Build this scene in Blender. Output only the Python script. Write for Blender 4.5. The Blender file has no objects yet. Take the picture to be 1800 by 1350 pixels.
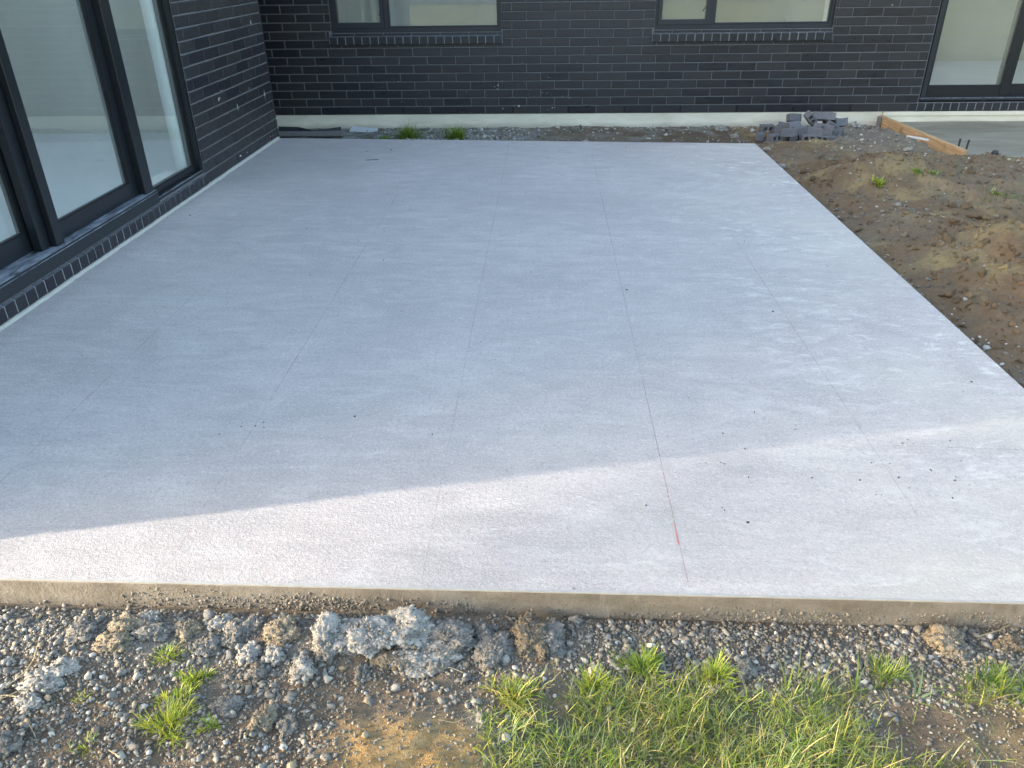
import bpy, bmesh, math, random
import numpy as np
from mathutils import Matrix, Vector, noise as mnoise

random.seed(7)
RNG = np.random.default_rng(11)
scene = bpy.context.scene
COL = scene.collection

# ------------------------------------------------------------------ camera
FPX, YAW, PITCH, ROLL = 1364.85, -0.0463, 0.5054, -0.0146       # focal length in px of the 1800 px wide photograph
CAM = np.array([2.6548, -9.0371, 1.5699])
def cam_axes():
    cy, sy, cp, sp = math.cos(YAW), math.sin(YAW), math.cos(PITCH), math.sin(PITCH)
    f = np.array([sy*cp, cy*cp, -sp]); r = np.array([cy, -sy, 0.0]); u = np.cross(r, f)
    cr, sr = math.cos(ROLL), math.sin(ROLL)
    return cr*r + sr*u, -sr*r + cr*u, f
CR, CU, CF = cam_axes()
cam_data = bpy.data.cameras.new('camera')
cam_data.sensor_fit = 'HORIZONTAL'; cam_data.sensor_width = 36.0
cam_data.lens = FPX/1800*36.0
cam_data.clip_start = 0.05; cam_data.clip_end = 3000
cam = bpy.data.objects.new('camera', cam_data); COL.objects.link(cam)
cam.matrix_world = Matrix(((CR[0], CU[0], -CF[0], CAM[0]), (CR[1], CU[1], -CF[1], CAM[1]), (CR[2], CU[2], -CF[2], CAM[2]), (0, 0, 0, 1)))
scene.camera = cam

# ------------------------------------------------------------------ sky, sun, exposure
SUN_EL = math.radians(13.5)
SUN_H = np.array([-0.975, -0.2222])                             # horizontal direction towards the sun
world = bpy.data.worlds.new('World'); scene.world = world; world.use_nodes = True
wn = world.node_tree; wn.nodes.clear()
wo = wn.nodes.new('ShaderNodeOutputWorld'); wb = wn.nodes.new('ShaderNodeBackground'); ws = wn.nodes.new('ShaderNodeTexSky')
ws.sky_type = 'NISHITA'; ws.sun_disc = False; ws.sun_elevation = SUN_EL
ws.sun_rotation = math.atan2(SUN_H[0], SUN_H[1])
ws.air_density = 1.0; ws.dust_density = 2.2; ws.ozone_density = 1.0
wb.inputs['Strength'].default_value = 0.15
wn.links.new(ws.outputs[0], wb.inputs['Color']); wn.links.new(wb.outputs[0], wo.inputs['Surface'])
sun_data = bpy.data.lights.new('sun', 'SUN'); sun_data.energy = 2.0; sun_data.angle = math.radians(0.8); sun_data.color = (1.0, 0.92, 0.80)
sun = bpy.data.objects.new('sun', sun_data); COL.objects.link(sun)
sd = Vector((-SUN_H[0]*math.cos(SUN_EL), -SUN_H[1]*math.cos(SUN_EL), -math.sin(SUN_EL)))
sun.rotation_euler = sd.to_track_quat('-Z', 'Y').to_euler(); sun.location = (-20, -12, 12)
vs = scene.view_settings
vs.view_transform = 'Standard'; vs.look = 'None'; vs.gamma = 1.0; vs.use_curve_mapping = False
vs.exposure = 2.33

# ------------------------------------------------------------------ helpers
def ray(px, py): return CF + CR*((px-900)/FPX) + CU*((675-py)/FPX)
def P(px, py, z):                                               # point of the horizontal plane z that pixel looks at
    d = ray(px, py); return CAM + d*((z-CAM[2])/d[2])
def topx(x, y, z):                                              # arrays -> photograph pixels
    dx, dy, dz = x-CAM[0], y-CAM[1], z-CAM[2]
    zz = dx*CF[0]+dy*CF[1]+dz*CF[2]; zz = np.where(zz < 0.05, 0.05, zz)
    return 900+FPX*(dx*CR[0]+dy*CR[1]+dz*CR[2])/zz, 675-FPX*(dx*CU[0]+dy*CU[1]+dz*CU[2])/zz

def hash2(i, j, s):
    h = (i.astype(np.int64)*374761393 + j.astype(np.int64)*668265263 + s*974634541) & 0x7fffffff
    h = ((h ^ (h >> 13))*1274126177) & 0x7fffffff
    return ((h ^ (h >> 16)) & 0xffff)/65535.0
def vnoise(x, y, s=0):
    xi = np.floor(x); yi = np.floor(y); fx = x-xi; fy = y-yi
    fx = fx*fx*(3-2*fx); fy = fy*fy*(3-2*fy)
    a = hash2(xi, yi, s); b = hash2(xi+1, yi, s); c = hash2(xi, yi+1, s); d = hash2(xi+1, yi+1, s)
    return (a*(1-fx)+b*fx)*(1-fy)+(c*(1-fx)+d*fx)*fy
def fbm(x, y, f, octv=4, s=0):
    t = 0; a = 0.5; n = 0
    for k in range(octv):
        t = t+a*vnoise(x*f+17.3*k, y*f+5.1*k, s+k); n += a; a *= 0.5; f *= 2.03
    return t/n-0.5
def sstep(a, b, x):
    t = np.clip((x-a)/(b-a), 0, 1); return t*t*(3-2*t)

def tag(o, label=None, cat=None, group=None, kind=None):
    if label: o['label'] = label
    if cat: o['category'] = cat
    if group: o['group'] = group
    if kind: o['kind'] = kind
    return o
def empty(name, loc=(0, 0, 0)):
    o = bpy.data.objects.new(name, None); o.empty_display_size = 0.2; o.location = loc; COL.objects.link(o); return o
def link(name, mesh, parent=None, loc=(0, 0, 0), rot=(0, 0, 0), scale=(1, 1, 1)):
    o = bpy.data.objects.new(name, mesh); COL.objects.link(o)
    o.location = loc; o.rotation_euler = rot; o.scale = scale
    if parent: o.parent = parent
    return o
def npmesh(name, v, f, mat, col=None, smooth=False):            # v (n,3), f (m,k)
    v = np.asarray(v, np.float32); f = np.asarray(f, np.int32); k = f.shape[1]
    me = bpy.data.meshes.new(name)
    me.vertices.add(len(v)); me.vertices.foreach_set('co', v.ravel())
    me.loops.add(f.size); me.loops.foreach_set('vertex_index', f.ravel())
    me.polygons.add(len(f)); me.polygons.foreach_set('loop_start', np.arange(0, f.size, k, dtype=np.int32))
    if smooth: me.polygons.foreach_set('use_smooth', np.ones(len(f), bool))
    if col is not None:
        a = me.color_attributes.new('Col', 'FLOAT_COLOR', 'POINT')
        c = np.ones((len(v), 4), np.float32); c[:, :3] = col; a.data.foreach_set('color', c.ravel())
    me.update(calc_edges=True); me.validate()
    me.materials.append(mat); return me

class MB:                                                       # collects boxes and strips into one mesh
    def __init__(s): s.v = []; s.f = []
    def quad(s, *p):
        n = len(s.v); s.v += [tuple(q) for q in p]; s.f.append(tuple(range(n, n+len(p))))
    def box(s, a, b):
        (x0, y0, z0), (x1, y1, z1) = a, b; n = len(s.v)
        s.v += [(x0, y0, z0), (x1, y0, z0), (x1, y1, z0), (x0, y1, z0), (x0, y0, z1), (x1, y0, z1), (x1, y1, z1), (x0, y1, z1)]
        s.f += [tuple(n+i for i in q) for q in ((0, 3, 2, 1), (4, 5, 6, 7), (0, 1, 5, 4), (1, 2, 6, 5), (2, 3, 7, 6), (3, 0, 4, 7))]
    def tube(s, pts, r, k=8):
        n0 = len(s.v); pts = [Vector(p) for p in pts]
        for i, p in enumerate(pts):
            t = (pts[min(i+1, len(pts)-1)]-pts[max(i-1, 0)]).normalized()
            a = t.orthogonal().normalized(); b = t.cross(a); rr = r[i] if isinstance(r, (list, tuple)) else r
            for j in range(k):
                q = p+rr*(math.cos(2*math.pi*j/k)*a+math.sin(2*math.pi*j/k)*b); s.v.append(tuple(q))
        for i in range(len(pts)-1):
            for j in range(k):
                s.f.append((n0+i*k+j, n0+i*k+(j+1) % k, n0+(i+1)*k+(j+1) % k, n0+(i+1)*k+j))
        s.f.append(tuple(n0+j for j in reversed(range(k)))); s.f.append(tuple(n0+(len(pts)-1)*k+j for j in range(k)))
    def mesh(s, name, mat, bevel=0.0, seg=1, smooth=False):
        me = bpy.data.meshes.new(name); me.from_pydata(s.v, [], s.f)
        bm = bmesh.new(); bm.from_mesh(me)
        bmesh.ops.recalc_face_normals(bm, faces=bm.faces)
        if bevel > 0: bmesh.ops.bevel(bm, geom=[e for e in bm.edges], offset=bevel, segments=seg, affect='EDGES', profile=0.6, clamp_overlap=True)
        bm.to_mesh(me); bm.free()
        if smooth:
            for p in me.polygons: p.use_smooth = True
        me.materials.append(mat); return me
    def build(s, name, mat, parent=None, bevel=0.0, seg=1, **k):
        return link(name, s.mesh(name, mat, bevel, seg), parent, **k)

def slab_with_holes(xs, zs, empty_cells, depth, mb, axis='y'):  # grid plate in x,z, thickness along y from 0 to depth
    nx, nz = len(xs)-1, len(zs)-1
    E = lambda i, j: i < 0 or j < 0 or i >= nx or j >= nz or (i, j) in empty_cells
    for i in range(nx):
        for j in range(nz):
            if E(i, j): continue
            a, b, c, d = xs[i], xs[i+1], zs[j], zs[j+1]
            mb.quad((a, 0, c), (b, 0, c), (b, 0, d), (a, 0, d)); mb.quad((a, depth, d), (b, depth, d), (b, depth, c), (a, depth, c))
            if E(i-1, j): mb.quad((a, 0, c), (a, 0, d), (a, depth, d), (a, depth, c))
            if E(i+1, j): mb.quad((b, 0, d), (b, 0, c), (b, depth, c), (b, depth, d))
            if E(i, j-1): mb.quad((b, 0, c), (a, 0, c), (a, depth, c), (b, depth, c))
            if E(i, j+1): mb.quad((a, 0, d), (b, 0, d), (b, depth, d), (a, depth, d))
def wall_cells(x0, x1, z0, z1, openings):
    xs = sorted({x0, x1} | {o[0] for o in openings} | {o[1] for o in openings}); zs = sorted({z0, z1} | {o[2] for o in openings} | {o[3] for o in openings})
    em = set()
    for i in range(len(xs)-1):
        for j in range(len(zs)-1):
            cx, cz = (xs[i]+xs[i+1])/2, (zs[j]+zs[j+1])/2
            if any(o[0] < cx < o[1] and o[2] < cz < o[3] for o in openings): em.add((i, j))
    return xs, zs, em

# ------------------------------------------------------------------ materials
def new_mat(name):
    m = bpy.data.materials.new(name); m.use_nodes = True
    nt = m.node_tree; b = nt.nodes['Principled BSDF']; return m, nt, b
class N:                                                        # tiny node-graph builder
    def __init__(s, nt): s.nt = nt; s.tc = nt.nodes.new('ShaderNodeTexCoord')
    def node(s, t, **k):
        n = s.nt.nodes.new(t)
        for a, v in k.items(): setattr(n, a, v)
        return n
    def l(s, a, b): s.nt.links.new(a, b)
    def mapping(s, src, scale=(1, 1, 1), loc=(0, 0, 0), rot=(0, 0, 0)):
        m = s.node('ShaderNodeMapping'); m.inputs['Scale'].default_value = scale; m.inputs['Location'].default_value = loc; m.inputs['Rotation'].default_value = rot
        s.l(src, m.inputs['Vector']); return m.outputs[0]
    def noise(s, vec, scale, detail=5, rough=0.55, dist=0.0):
        n = s.node('ShaderNodeTexNoise'); n.inputs['Scale'].default_value = scale; n.inputs['Detail'].default_value = detail
        n.inputs['Roughness'].default_value = rough; n.inputs['Distortion'].default_value = dist
        s.l(vec, n.inputs['Vector']); return n.outputs['Fac']
    def voro(s, vec, scale, feature='F1', out='Distance', rnd=1.0):
        n = s.node('ShaderNodeTexVoronoi', feature=feature); n.inputs['Scale'].default_value = scale; n.inputs['Randomness'].default_value = rnd
        s.l(vec, n.inputs['Vector']); return n.outputs[out]
    def ramp(s, fac, stops):
        r = s.node('ShaderNodeValToRGB'); e = r.color_ramp.elements
        while len(e) < len(stops): e.new(0.5)
        for q, (p, c) in zip(e, stops):
            q.position = p; q.color = (c, c, c, 1) if not isinstance(c, (tuple, list)) else (*c, 1)
        s.l(fac, r.inputs[0]); return r.outputs[0]
    def mr(s, v, a, b, c=0.0, d=1.0):
        n = s.node('ShaderNodeMapRange'); n.inputs[1].default_value = a; n.inputs[2].default_value = b; n.inputs[3].default_value = c; n.inputs[4].default_value = d
        s.l(v, n.inputs[0]); return n.outputs[0]
    def math(s, op, a, b=None):
        n = s.node('ShaderNodeMath', operation=op)
        for i, q in enumerate((a, b)):
            if q is None: continue
            if isinstance(q, (int, float)): n.inputs[i].default_value = q
            else: s.l(q, n.inputs[i])
        return n.outputs[0]
    def mix(s, fac, a, b, mode='MIX'):
        n = s.node('ShaderNodeMix', data_type='RGBA', blend_type=mode)
        for i, q in ((0, fac), (6, a), (7, b)):
            if isinstance(q, (int, float)): n.inputs[i].default_value = q
            elif isinstance(q, (tuple, list)): n.inputs[i].default_value = (*q, 1)
            else: s.l(q, n.inputs[i])
        return n.outputs[2]
    def bump(s, h, strength, dist, normal=None):
        n = s.node('ShaderNodeBump'); n.inputs['Strength'].default_value = strength; n.inputs['Distance'].default_value = dist
        s.l(h, n.inputs['Height'])
        if normal: s.l(normal, n.inputs['Normal'])
        return n.outputs[0]
    def sep(s, v):
        n = s.node('ShaderNodeSeparateXYZ'); s.l(v, n.inputs[0]); return n.outputs

def mat_simple(name, col, rough=0.6, nscale=30, var=0.15, bump=0.0, bdist=0.002, spec=0.5, metal=0.0, coord='Object'):
    m, nt, b = new_mat(name); g = N(nt); v = g.tc.outputs[coord]
    n = g.noise(v, nscale, 6, 0.6)
    c = g.mix(n, tuple(x*(1-var) for x in col), tuple(min(1, x*(1+var)) for x in col))
    g.l(c, b.inputs['Base Color']); b.inputs['Roughness'].default_value = rough; b.inputs['Metallic'].default_value = metal
    b.inputs['Specular IOR Level'].default_value = spec
    if bump: g.l(g.bump(n, bump, bdist), b.inputs['Normal'])
    return m

def mat_brick(name, base, warm, ledge=False):
    m, nt, b = new_mat(name); g = N(nt); v = g.tc.outputs['Object']
    oi = g.node('ShaderNodeObjectInfo'); rnd = oi.outputs['Random']
    vec = g.node('ShaderNodeVectorMath', operation='ADD'); g.l(v, vec.inputs[0])
    cmb = g.node('ShaderNodeCombineXYZ'); g.l(g.math('MULTIPLY', rnd, 37.0), cmb.inputs[0]); g.l(g.math('MULTIPLY', rnd, 91.0), cmb.inputs[2]); g.l(cmb.outputs[0], vec.inputs[1])
    vv = vec.outputs[0]
    n1 = g.noise(g.mapping(vv, (1, 1, 3)), 9, 5, 0.6); n2 = g.noise(vv, 140, 3, 0.6)
    c = g.mix(rnd, base, warm); c = g.mix(g.mr(n1, 0.35, 0.75), c, tuple(x*1.7 for x in base))
    dust = g.mr(g.noise(vv, 26, 6, 0.7), 0.60, 0.80, 0, 0.55)
    c = g.mix(dust, c, (0.075, 0.075, 0.085))
    speck = g.mr(g.noise(vv, 95, 2, 0.5), 0.70, 0.76, 0, 0.7); c = g.mix(speck, c, (0.16, 0.16, 0.165))
    if ledge:                                                    # builders' dust lying on the ledge
        gn = g.node('ShaderNodeNewGeometry'); up = g.mr(g.sep(gn.outputs['Normal'])[2], 0.5, 0.9)
        c = g.mix(g.math('MULTIPLY', up, g.mr(n1, 0.3, 0.6, 0.35, 0.9)), c, (0.16, 0.16, 0.16))
    g.l(c, b.inputs['Base Color']); g.l(g.math('ADD', g.mr(n1, 0.3, 0.7, 0.24, 0.42), g.math('MULTIPLY', rnd, 0.12)), b.inputs['Roughness'])
    b.inputs['Specular IOR Level'].default_value = 0.55
    h = g.math('ADD', g.math('MULTIPLY', n1, 0.8), g.math('MULTIPLY', n2, 0.35))
    g.l(g.bump(h, 0.28, 0.004), b.inputs['Normal']); return m

def mat_concrete_slab():
    m, nt, b = new_mat('patio_concrete'); g = N(nt); v = g.tc.outputs['Object']
    x, y, z = g.sep(v)
    big = g.noise(v, 0.9, 6, 0.6, 0.6); mid = g.noise(g.mapping(v, (0.8, 2.6, 1)), 2.2, 7, 0.65, 0.4)
    streak = g.noise(g.mapping(v, (1.6, 9, 1), rot=(0, 0, 0.12)), 2.0, 6, 0.6, 0.8)
    fine = g.noise(v, 55, 5, 0.7); gran = g.noise(v, 190, 3, 0.7)
    c = g.mix(g.mr(big, 0.36, 0.64), (0.454, 0.396, 0.357), (0.595, 0.522, 0.463))
    c = g.mix(g.mr(mid, 0.36, 0.66, 0, 0.65), c, (0.534, 0.470, 0.427))
    c = g.mix(g.mr(streak, 0.52, 0.72, 0, 0.6), c, (0.646, 0.568, 0.511))
    c = g.mix(g.mr(streak, 0.46, 0.28, 0, 0.5), c, (0.404, 0.354, 0.325))
    cloud = g.noise(g.mapping(v, (1, 1.6, 1)), 7.0, 6, 0.7, 0.3)
    c = g.mix(g.mr(cloud, 0.50, 0.68, 0, 0.45), c, (0.394, 0.349, 0.325)); c = g.mix(g.mr(cloud, 0.46, 0.30, 0, 0.40), c, (0.646, 0.568, 0.520))
    sweep = g.noise(g.mapping(v, (1.1, 2.2, 1), rot=(0, 0, 0.5)), 1.5, 5, 0.62, 2.4); stain = g.noise(g.mapping(v, (1, 1, 1), loc=(3.1, 7.7, 0)), 0.55, 5, 0.6, 0.9)
    c = g.mix(g.mr(sweep, 0.53, 0.66, 0, 0.42), c, (0.390, 0.358, 0.318)); c = g.mix(g.mr(sweep, 0.45, 0.33, 0, 0.38), c, (0.668, 0.617, 0.545))
    c = g.mix(g.mr(stain, 0.52, 0.62, 0, 0.35), c, (0.405, 0.372, 0.330))
    c = g.mix(g.mr(fine, 0.50, 0.66, 0, 0.62), c, (0.363, 0.322, 0.298))
    c = g.mix(g.mr(gran, 0.50, 0.66, 0, 0.60), c, (0.726, 0.643, 0.585))
    c = g.mix(g.mr(gran, 0.46, 0.30, 0, 0.60), c, (0.293, 0.260, 0.246))
    # laitance: pale worn blotches where the edge was trowelled, mostly by the garden side and the front corner
    edge = g.math('MAXIMUM', g.mr(x, 3.2, 4.45), g.math('MULTIPLY', g.mr(y, -6.75, -7.3), g.mr(x, 2.4, 3.6)))
    bl = g.noise(g.mapping(v, (2.2, 5.5, 1), rot=(0, 0, 0.16)), 2.6, 6, 0.68, 1.2); bl2 = g.noise(g.mapping(v, (1, 2.0, 1)), 14, 4, 0.6, 0.3)
    patch = g.mr(g.noise(g.mapping(v, (1, 1, 1), loc=(11.3, 2.2, 0)), 1.3, 3, 0.5), 0.40, 0.58, 0.4, 1.0)
    blot = g.math('MULTIPLY', patch, g.mr(g.math('ADD', bl, g.math('MULTIPLY', bl2, 0.35)), 0.69, 0.85)); blot = g.math('MULTIPLY', blot, edge)
    c = g.mix(g.math('MULTIPLY', blot, 0.85), c, (0.84, 0.80, 0.71))
    warm = g.math('MULTIPLY', g.mr(g.noise(v, 1.7, 4, 0.6), 0.42, 0.65, 0, 0.5), edge); c = g.mix(warm, c, (0.62, 0.57, 0.46))
    lone = g.mr(g.noise(g.mapping(v, (5, 16, 1)), 3.0, 3, 0.5), 0.72, 0.76, 0, 0.7); c = g.mix(lone, c, (0.78, 0.75, 0.69))
    pit = g.mr(g.voro(v, 4.5, rnd=1.0), 0.030, 0.018, 0, 0.65); c = g.mix(pit, c, (0.17, 0.17, 0.17))
    # cast sides: tan cement film
    gn = g.node('ShaderNodeNewGeometry'); nz = g.sep(gn.outputs['Normal'])[2]
    side = g.mr(nz, 0.75, 0.45); sn = g.noise(g.mapping(v, (1, 1, 2)), 7, 6, 0.65); 
    sc = g.mix(g.mr(sn, 0.35, 0.65), (0.185, 0.155, 0.115), (0.285, 0.245, 0.190)); sc = g.mix(g.mr(gran, 0.52, 0.70, 0, 0.65), sc, (0.13, 0.11, 0.09)); sc = g.mix(g.mr(g.noise(g.mapping(v, (6, 1, 1.2)), 3, 5, 0.7, 0.8), 0.52, 0.68, 0, 0.6), sc, (0.33, 0.295, 0.24))
    pore = g.mr(g.voro(v, 70), 0.16, 0.08, 0, 0.6); sc = g.mix(g.math('MULTIPLY', pore, g.mr(sn, 0.45, 0.6)), sc, (0.06, 0.05, 0.04)); c0 = c; c = g.mix(side, c, sc)
    g.l(c, b.inputs['Base Color']); b.inputs['Specular IOR Level'].default_value = 0.35
    g.l(g.mr(big, 0.3, 0.7, 0.62, 0.8), b.inputs['Roughness'])
    grit = g.noise(v, 85, 4, 0.65, 0.4); c = g.mix(g.math('MULTIPLY', g.mr(grit, 0.53, 0.66, 0, 0.42), g.math('SUBTRACT', 1.0, side)), c, (0.74, 0.71, 0.66)); nt.links.new(c, b.inputs['Base Color'])
    h = g.math('ADD', g.math('MULTIPLY', g.math('ADD', fine, grit), 0.5), g.math('ADD', g.math('MULTIPLY', gran, 0.35), g.math('MULTIPLY', mid, 0.6)))
    g.l(g.bump(h, 0.55, 0.007), b.inputs['Normal']); return m

def mat_attr(name, rough=0.85, nscale=60, var=0.25, bump=0.3, bdist=0.003, spec=0.3, fine=260):
    m, nt, b = new_mat(name); g = N(nt); v = g.tc.outputs['Object']
    a = g.node('ShaderNodeAttribute', attribute_name='Col')
    n = g.noise(v, nscale, 6, 0.68); n2 = g.noise(v, fine, 4, 0.7)
    k = g.mix(g.math('ADD', g.math('MULTIPLY', n, 0.6), g.math('MULTIPLY', n2, 0.4)), (1-var*1.6,)*3, (1+var*1.6,)*3)
    c = g.mix(1.0, a.outputs['Color'], k, 'MULTIPLY'); g.l(c, b.inputs['Base Color'])
    b.inputs['Roughness'].default_value = rough; b.inputs['Specular IOR Level'].default_value = spec
    if bump: g.l(g.bump(g.math('ADD', n, g.math('MULTIPLY', n2, 0.6)), bump, bdist), b.inputs['Normal'])
    return m

def mat_grass():
    m, nt, b = new_mat('grass_blade'); g = N(nt)
    a = g.node('ShaderNodeAttribute', attribute_name='Col')
    g.l(a.outputs['Color'], b.inputs['Base Color']); b.inputs['Roughness'].default_value = 0.42; b.inputs['Specular IOR Level'].default_value = 0.5
    tr = g.node('ShaderNodeBsdfTranslucent'); g.l(g.mix(1.0, a.outputs['Color'], (1.25, 1.2, 0.55), 'MULTIPLY'), tr.inputs['Color'])
    mx = g.node('ShaderNodeMixShader'); mx.inputs[0].default_value = 0.38
    g.l(b.outputs[0], mx.inputs[1]); g.l(tr.outputs[0], mx.inputs[2]); g.l(mx.outputs[0], nt.nodes['Material Output'].inputs['Surface']); return m

def mat_glass(name, ior, tint):
    m, nt, b = new_mat(name); g = N(nt); nt.nodes.remove(b)
    gn = g.node('ShaderNodeNewGeometry'); dt = g.node('ShaderNodeVectorMath', operation='DOT_PRODUCT'); g.l(gn.outputs['Normal'], dt.inputs[0]); g.l(gn.outputs['Incoming'], dt.inputs[1])
    f0 = ((ior-1)/(ior+1))**2; k = g.math('POWER', g.math('SUBTRACT', 1.0, g.math('ABSOLUTE', dt.outputs['Value'])), 5.0)   # Schlick, the same from both faces of the pane
    fres = g.math('ADD', f0, g.math('MULTIPLY', k, 1-f0))
    v = g.tc.outputs['Object']; film = g.noise(g.mapping(v, (1, 1, 0.35)), 1.6, 4, 0.5)
    t = g.node('ShaderNodeBsdfTransparent'); t.inputs[0].default_value = (*tint, 1)
    gl = g.node('ShaderNodeBsdfGlossy'); gl.inputs['Roughness'].default_value = 0.012; gl.inputs['Color'].default_value = (0.93, 0.97, 0.95, 1)
    g.l(g.bump(g.noise(v, 1.6, 2, 0.5), 0.035, 0.02), gl.inputs['Normal'])
    mx = g.node('ShaderNodeMixShader'); g.l(fres, mx.inputs[0]); g.l(t.outputs[0], mx.inputs[1]); g.l(gl.outputs[0], mx.inputs[2])
    df = g.node('ShaderNodeBsdfDiffuse'); df.inputs[0].default_value = (0.74, 0.76, 0.70, 1)    # thin film of builders' dust
    m2 = g.node('ShaderNodeMixShader'); g.l(g.mr(film, 0.30, 0.75, 0.05, 0.13), m2.inputs[0]); g.l(mx.outputs[0], m2.inputs[1]); g.l(df.outputs[0], m2.inputs[2])
    g.l(m2.outputs[0], nt.nodes['Material Output'].inputs['Surface']); return m

def mat_timber():
    m, nt, b = new_mat('pale_timber'); g = N(nt); v = g.tc.outputs['Object']
    w = g.noise(g.mapping(v, (1.2, 24, 24)), 3.5, 5, 0.6, 0.6); k = g.noise(v, 6, 4, 0.6)
    c = g.mix(g.mr(w, 0.35, 0.65), (0.42, 0.24, 0.11), (0.62, 0.43, 0.24)); c = g.mix(g.mr(k, 0.58, 0.72, 0, 0.7), c, (0.20, 0.12, 0.07))
    g.l(c, b.inputs['Base Color']); b.inputs['Roughness'].default_value = 0.7; g.l(g.bump(w, 0.3, 0.003), b.inputs['Normal']); return m

def mat_foundation():
    m, nt, b = new_mat('foundation_concrete'); g = N(nt); v = g.tc.outputs['Object']
    n = g.noise(g.mapping(v, (0.7, 1, 2.6)), 2.4, 7, 0.65, 0.5); n2 = g.noise(v, 40, 5, 0.7); n3 = g.noise(g.mapping(v, (0.6, 1, 7)), 5, 5, 0.6)
    c = g.mix(g.mr(n, 0.34, 0.66), (0.70, 0.63, 0.48), (0.88, 0.80, 0.64)); c = g.mix(g.mr(n3, 0.55, 0.75, 0, 0.5), c, (0.58, 0.53, 0.43))
    c = g.mix(g.mr(n2, 0.62, 0.75, 0, 0.5), c, (0.36, 0.35, 0.32))
    low = g.mr(g.math('ADD', g.sep(v)[2], g.math('MULTIPLY', n, 0.10)), -0.03, -0.105, 0, 0.75); c = g.mix(low, c, (0.34, 0.30, 0.235))   # splashed mud along the foot
    g.l(c, b.inputs['Base Color']); b.inputs['Roughness'].default_value = 0.85; g.l(g.bump(g.math('ADD', n2, n3), 0.3, 0.004), b.inputs['Normal']); return m

def mat_chalk():
    m, nt, b = new_mat('chalk_line_pigment'); g = N(nt); v = g.tc.outputs['Object']
    n = g.noise(g.mapping(v, (3, 1, 1)), 2.1, 3, 0.6); n2 = g.noise(v, 45, 3, 0.7)
    c = g.mix(g.mr(n, 0.44, 0.62), (0.37, 0.29, 0.28), (0.58, 0.24, 0.20)); g.l(c, b.inputs['Base Color']); b.inputs['Roughness'].default_value = 0.9
    t = g.node('ShaderNodeBsdfTransparent'); mx = g.node('ShaderNodeMixShader')
    g.l(g.mr(g.math('ADD', g.math('MULTIPLY', n, 0.6), g.math('MULTIPLY', n2, 0.5)), 0.42, 0.75, 0.0, 0.45), mx.inputs[0]); g.l(t.outputs[0], mx.inputs[1]); g.l(b.outputs[0], mx.inputs[2])
    g.l(mx.outputs[0], nt.nodes['Material Output'].inputs['Surface']); return m

def mat_dusty_black():
    m, nt, b = new_mat('dusty_black_aluminium'); g = N(nt); v = g.tc.outputs['Object']
    n = g.noise(g.mapping(v, (5, 1.3, 3)), 4, 7, 0.7, 0.8); gn = g.node('ShaderNodeNewGeometry'); up = g.mr(g.sep(gn.outputs['Normal'])[2], 0.3, 0.9)
    c = g.mix(g.math('MULTIPLY', g.mr(n, 0.36, 0.62), up), (0.018, 0.021, 0.026), (0.33, 0.35, 0.38)); g.l(c, b.inputs['Base Color']); b.inputs['Roughness'].default_value = 0.5; return m

def mat_pad():
    m, nt, b = new_mat('green_grey_concrete'); g = N(nt); v = g.tc.outputs['Object']
    n = g.noise(g.mapping(v, (0.8, 2.4, 1)), 1.3, 7, 0.65, 0.5); n2 = g.noise(v, 30, 5, 0.7)
    c = g.mix(g.mr(n, 0.35, 0.65), (0.19, 0.175, 0.13), (0.30, 0.28, 0.215)); c = g.mix(g.mr(n2, 0.60, 0.8, 0, 0.5), c, (0.40, 0.39, 0.36))
    g.l(c, b.inputs['Base Color']); b.inputs['Roughness'].default_value = 0.75; g.l(g.bump(g.math('ADD', n, n2), 0.35, 0.006), b.inputs['Normal']); return m

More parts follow.
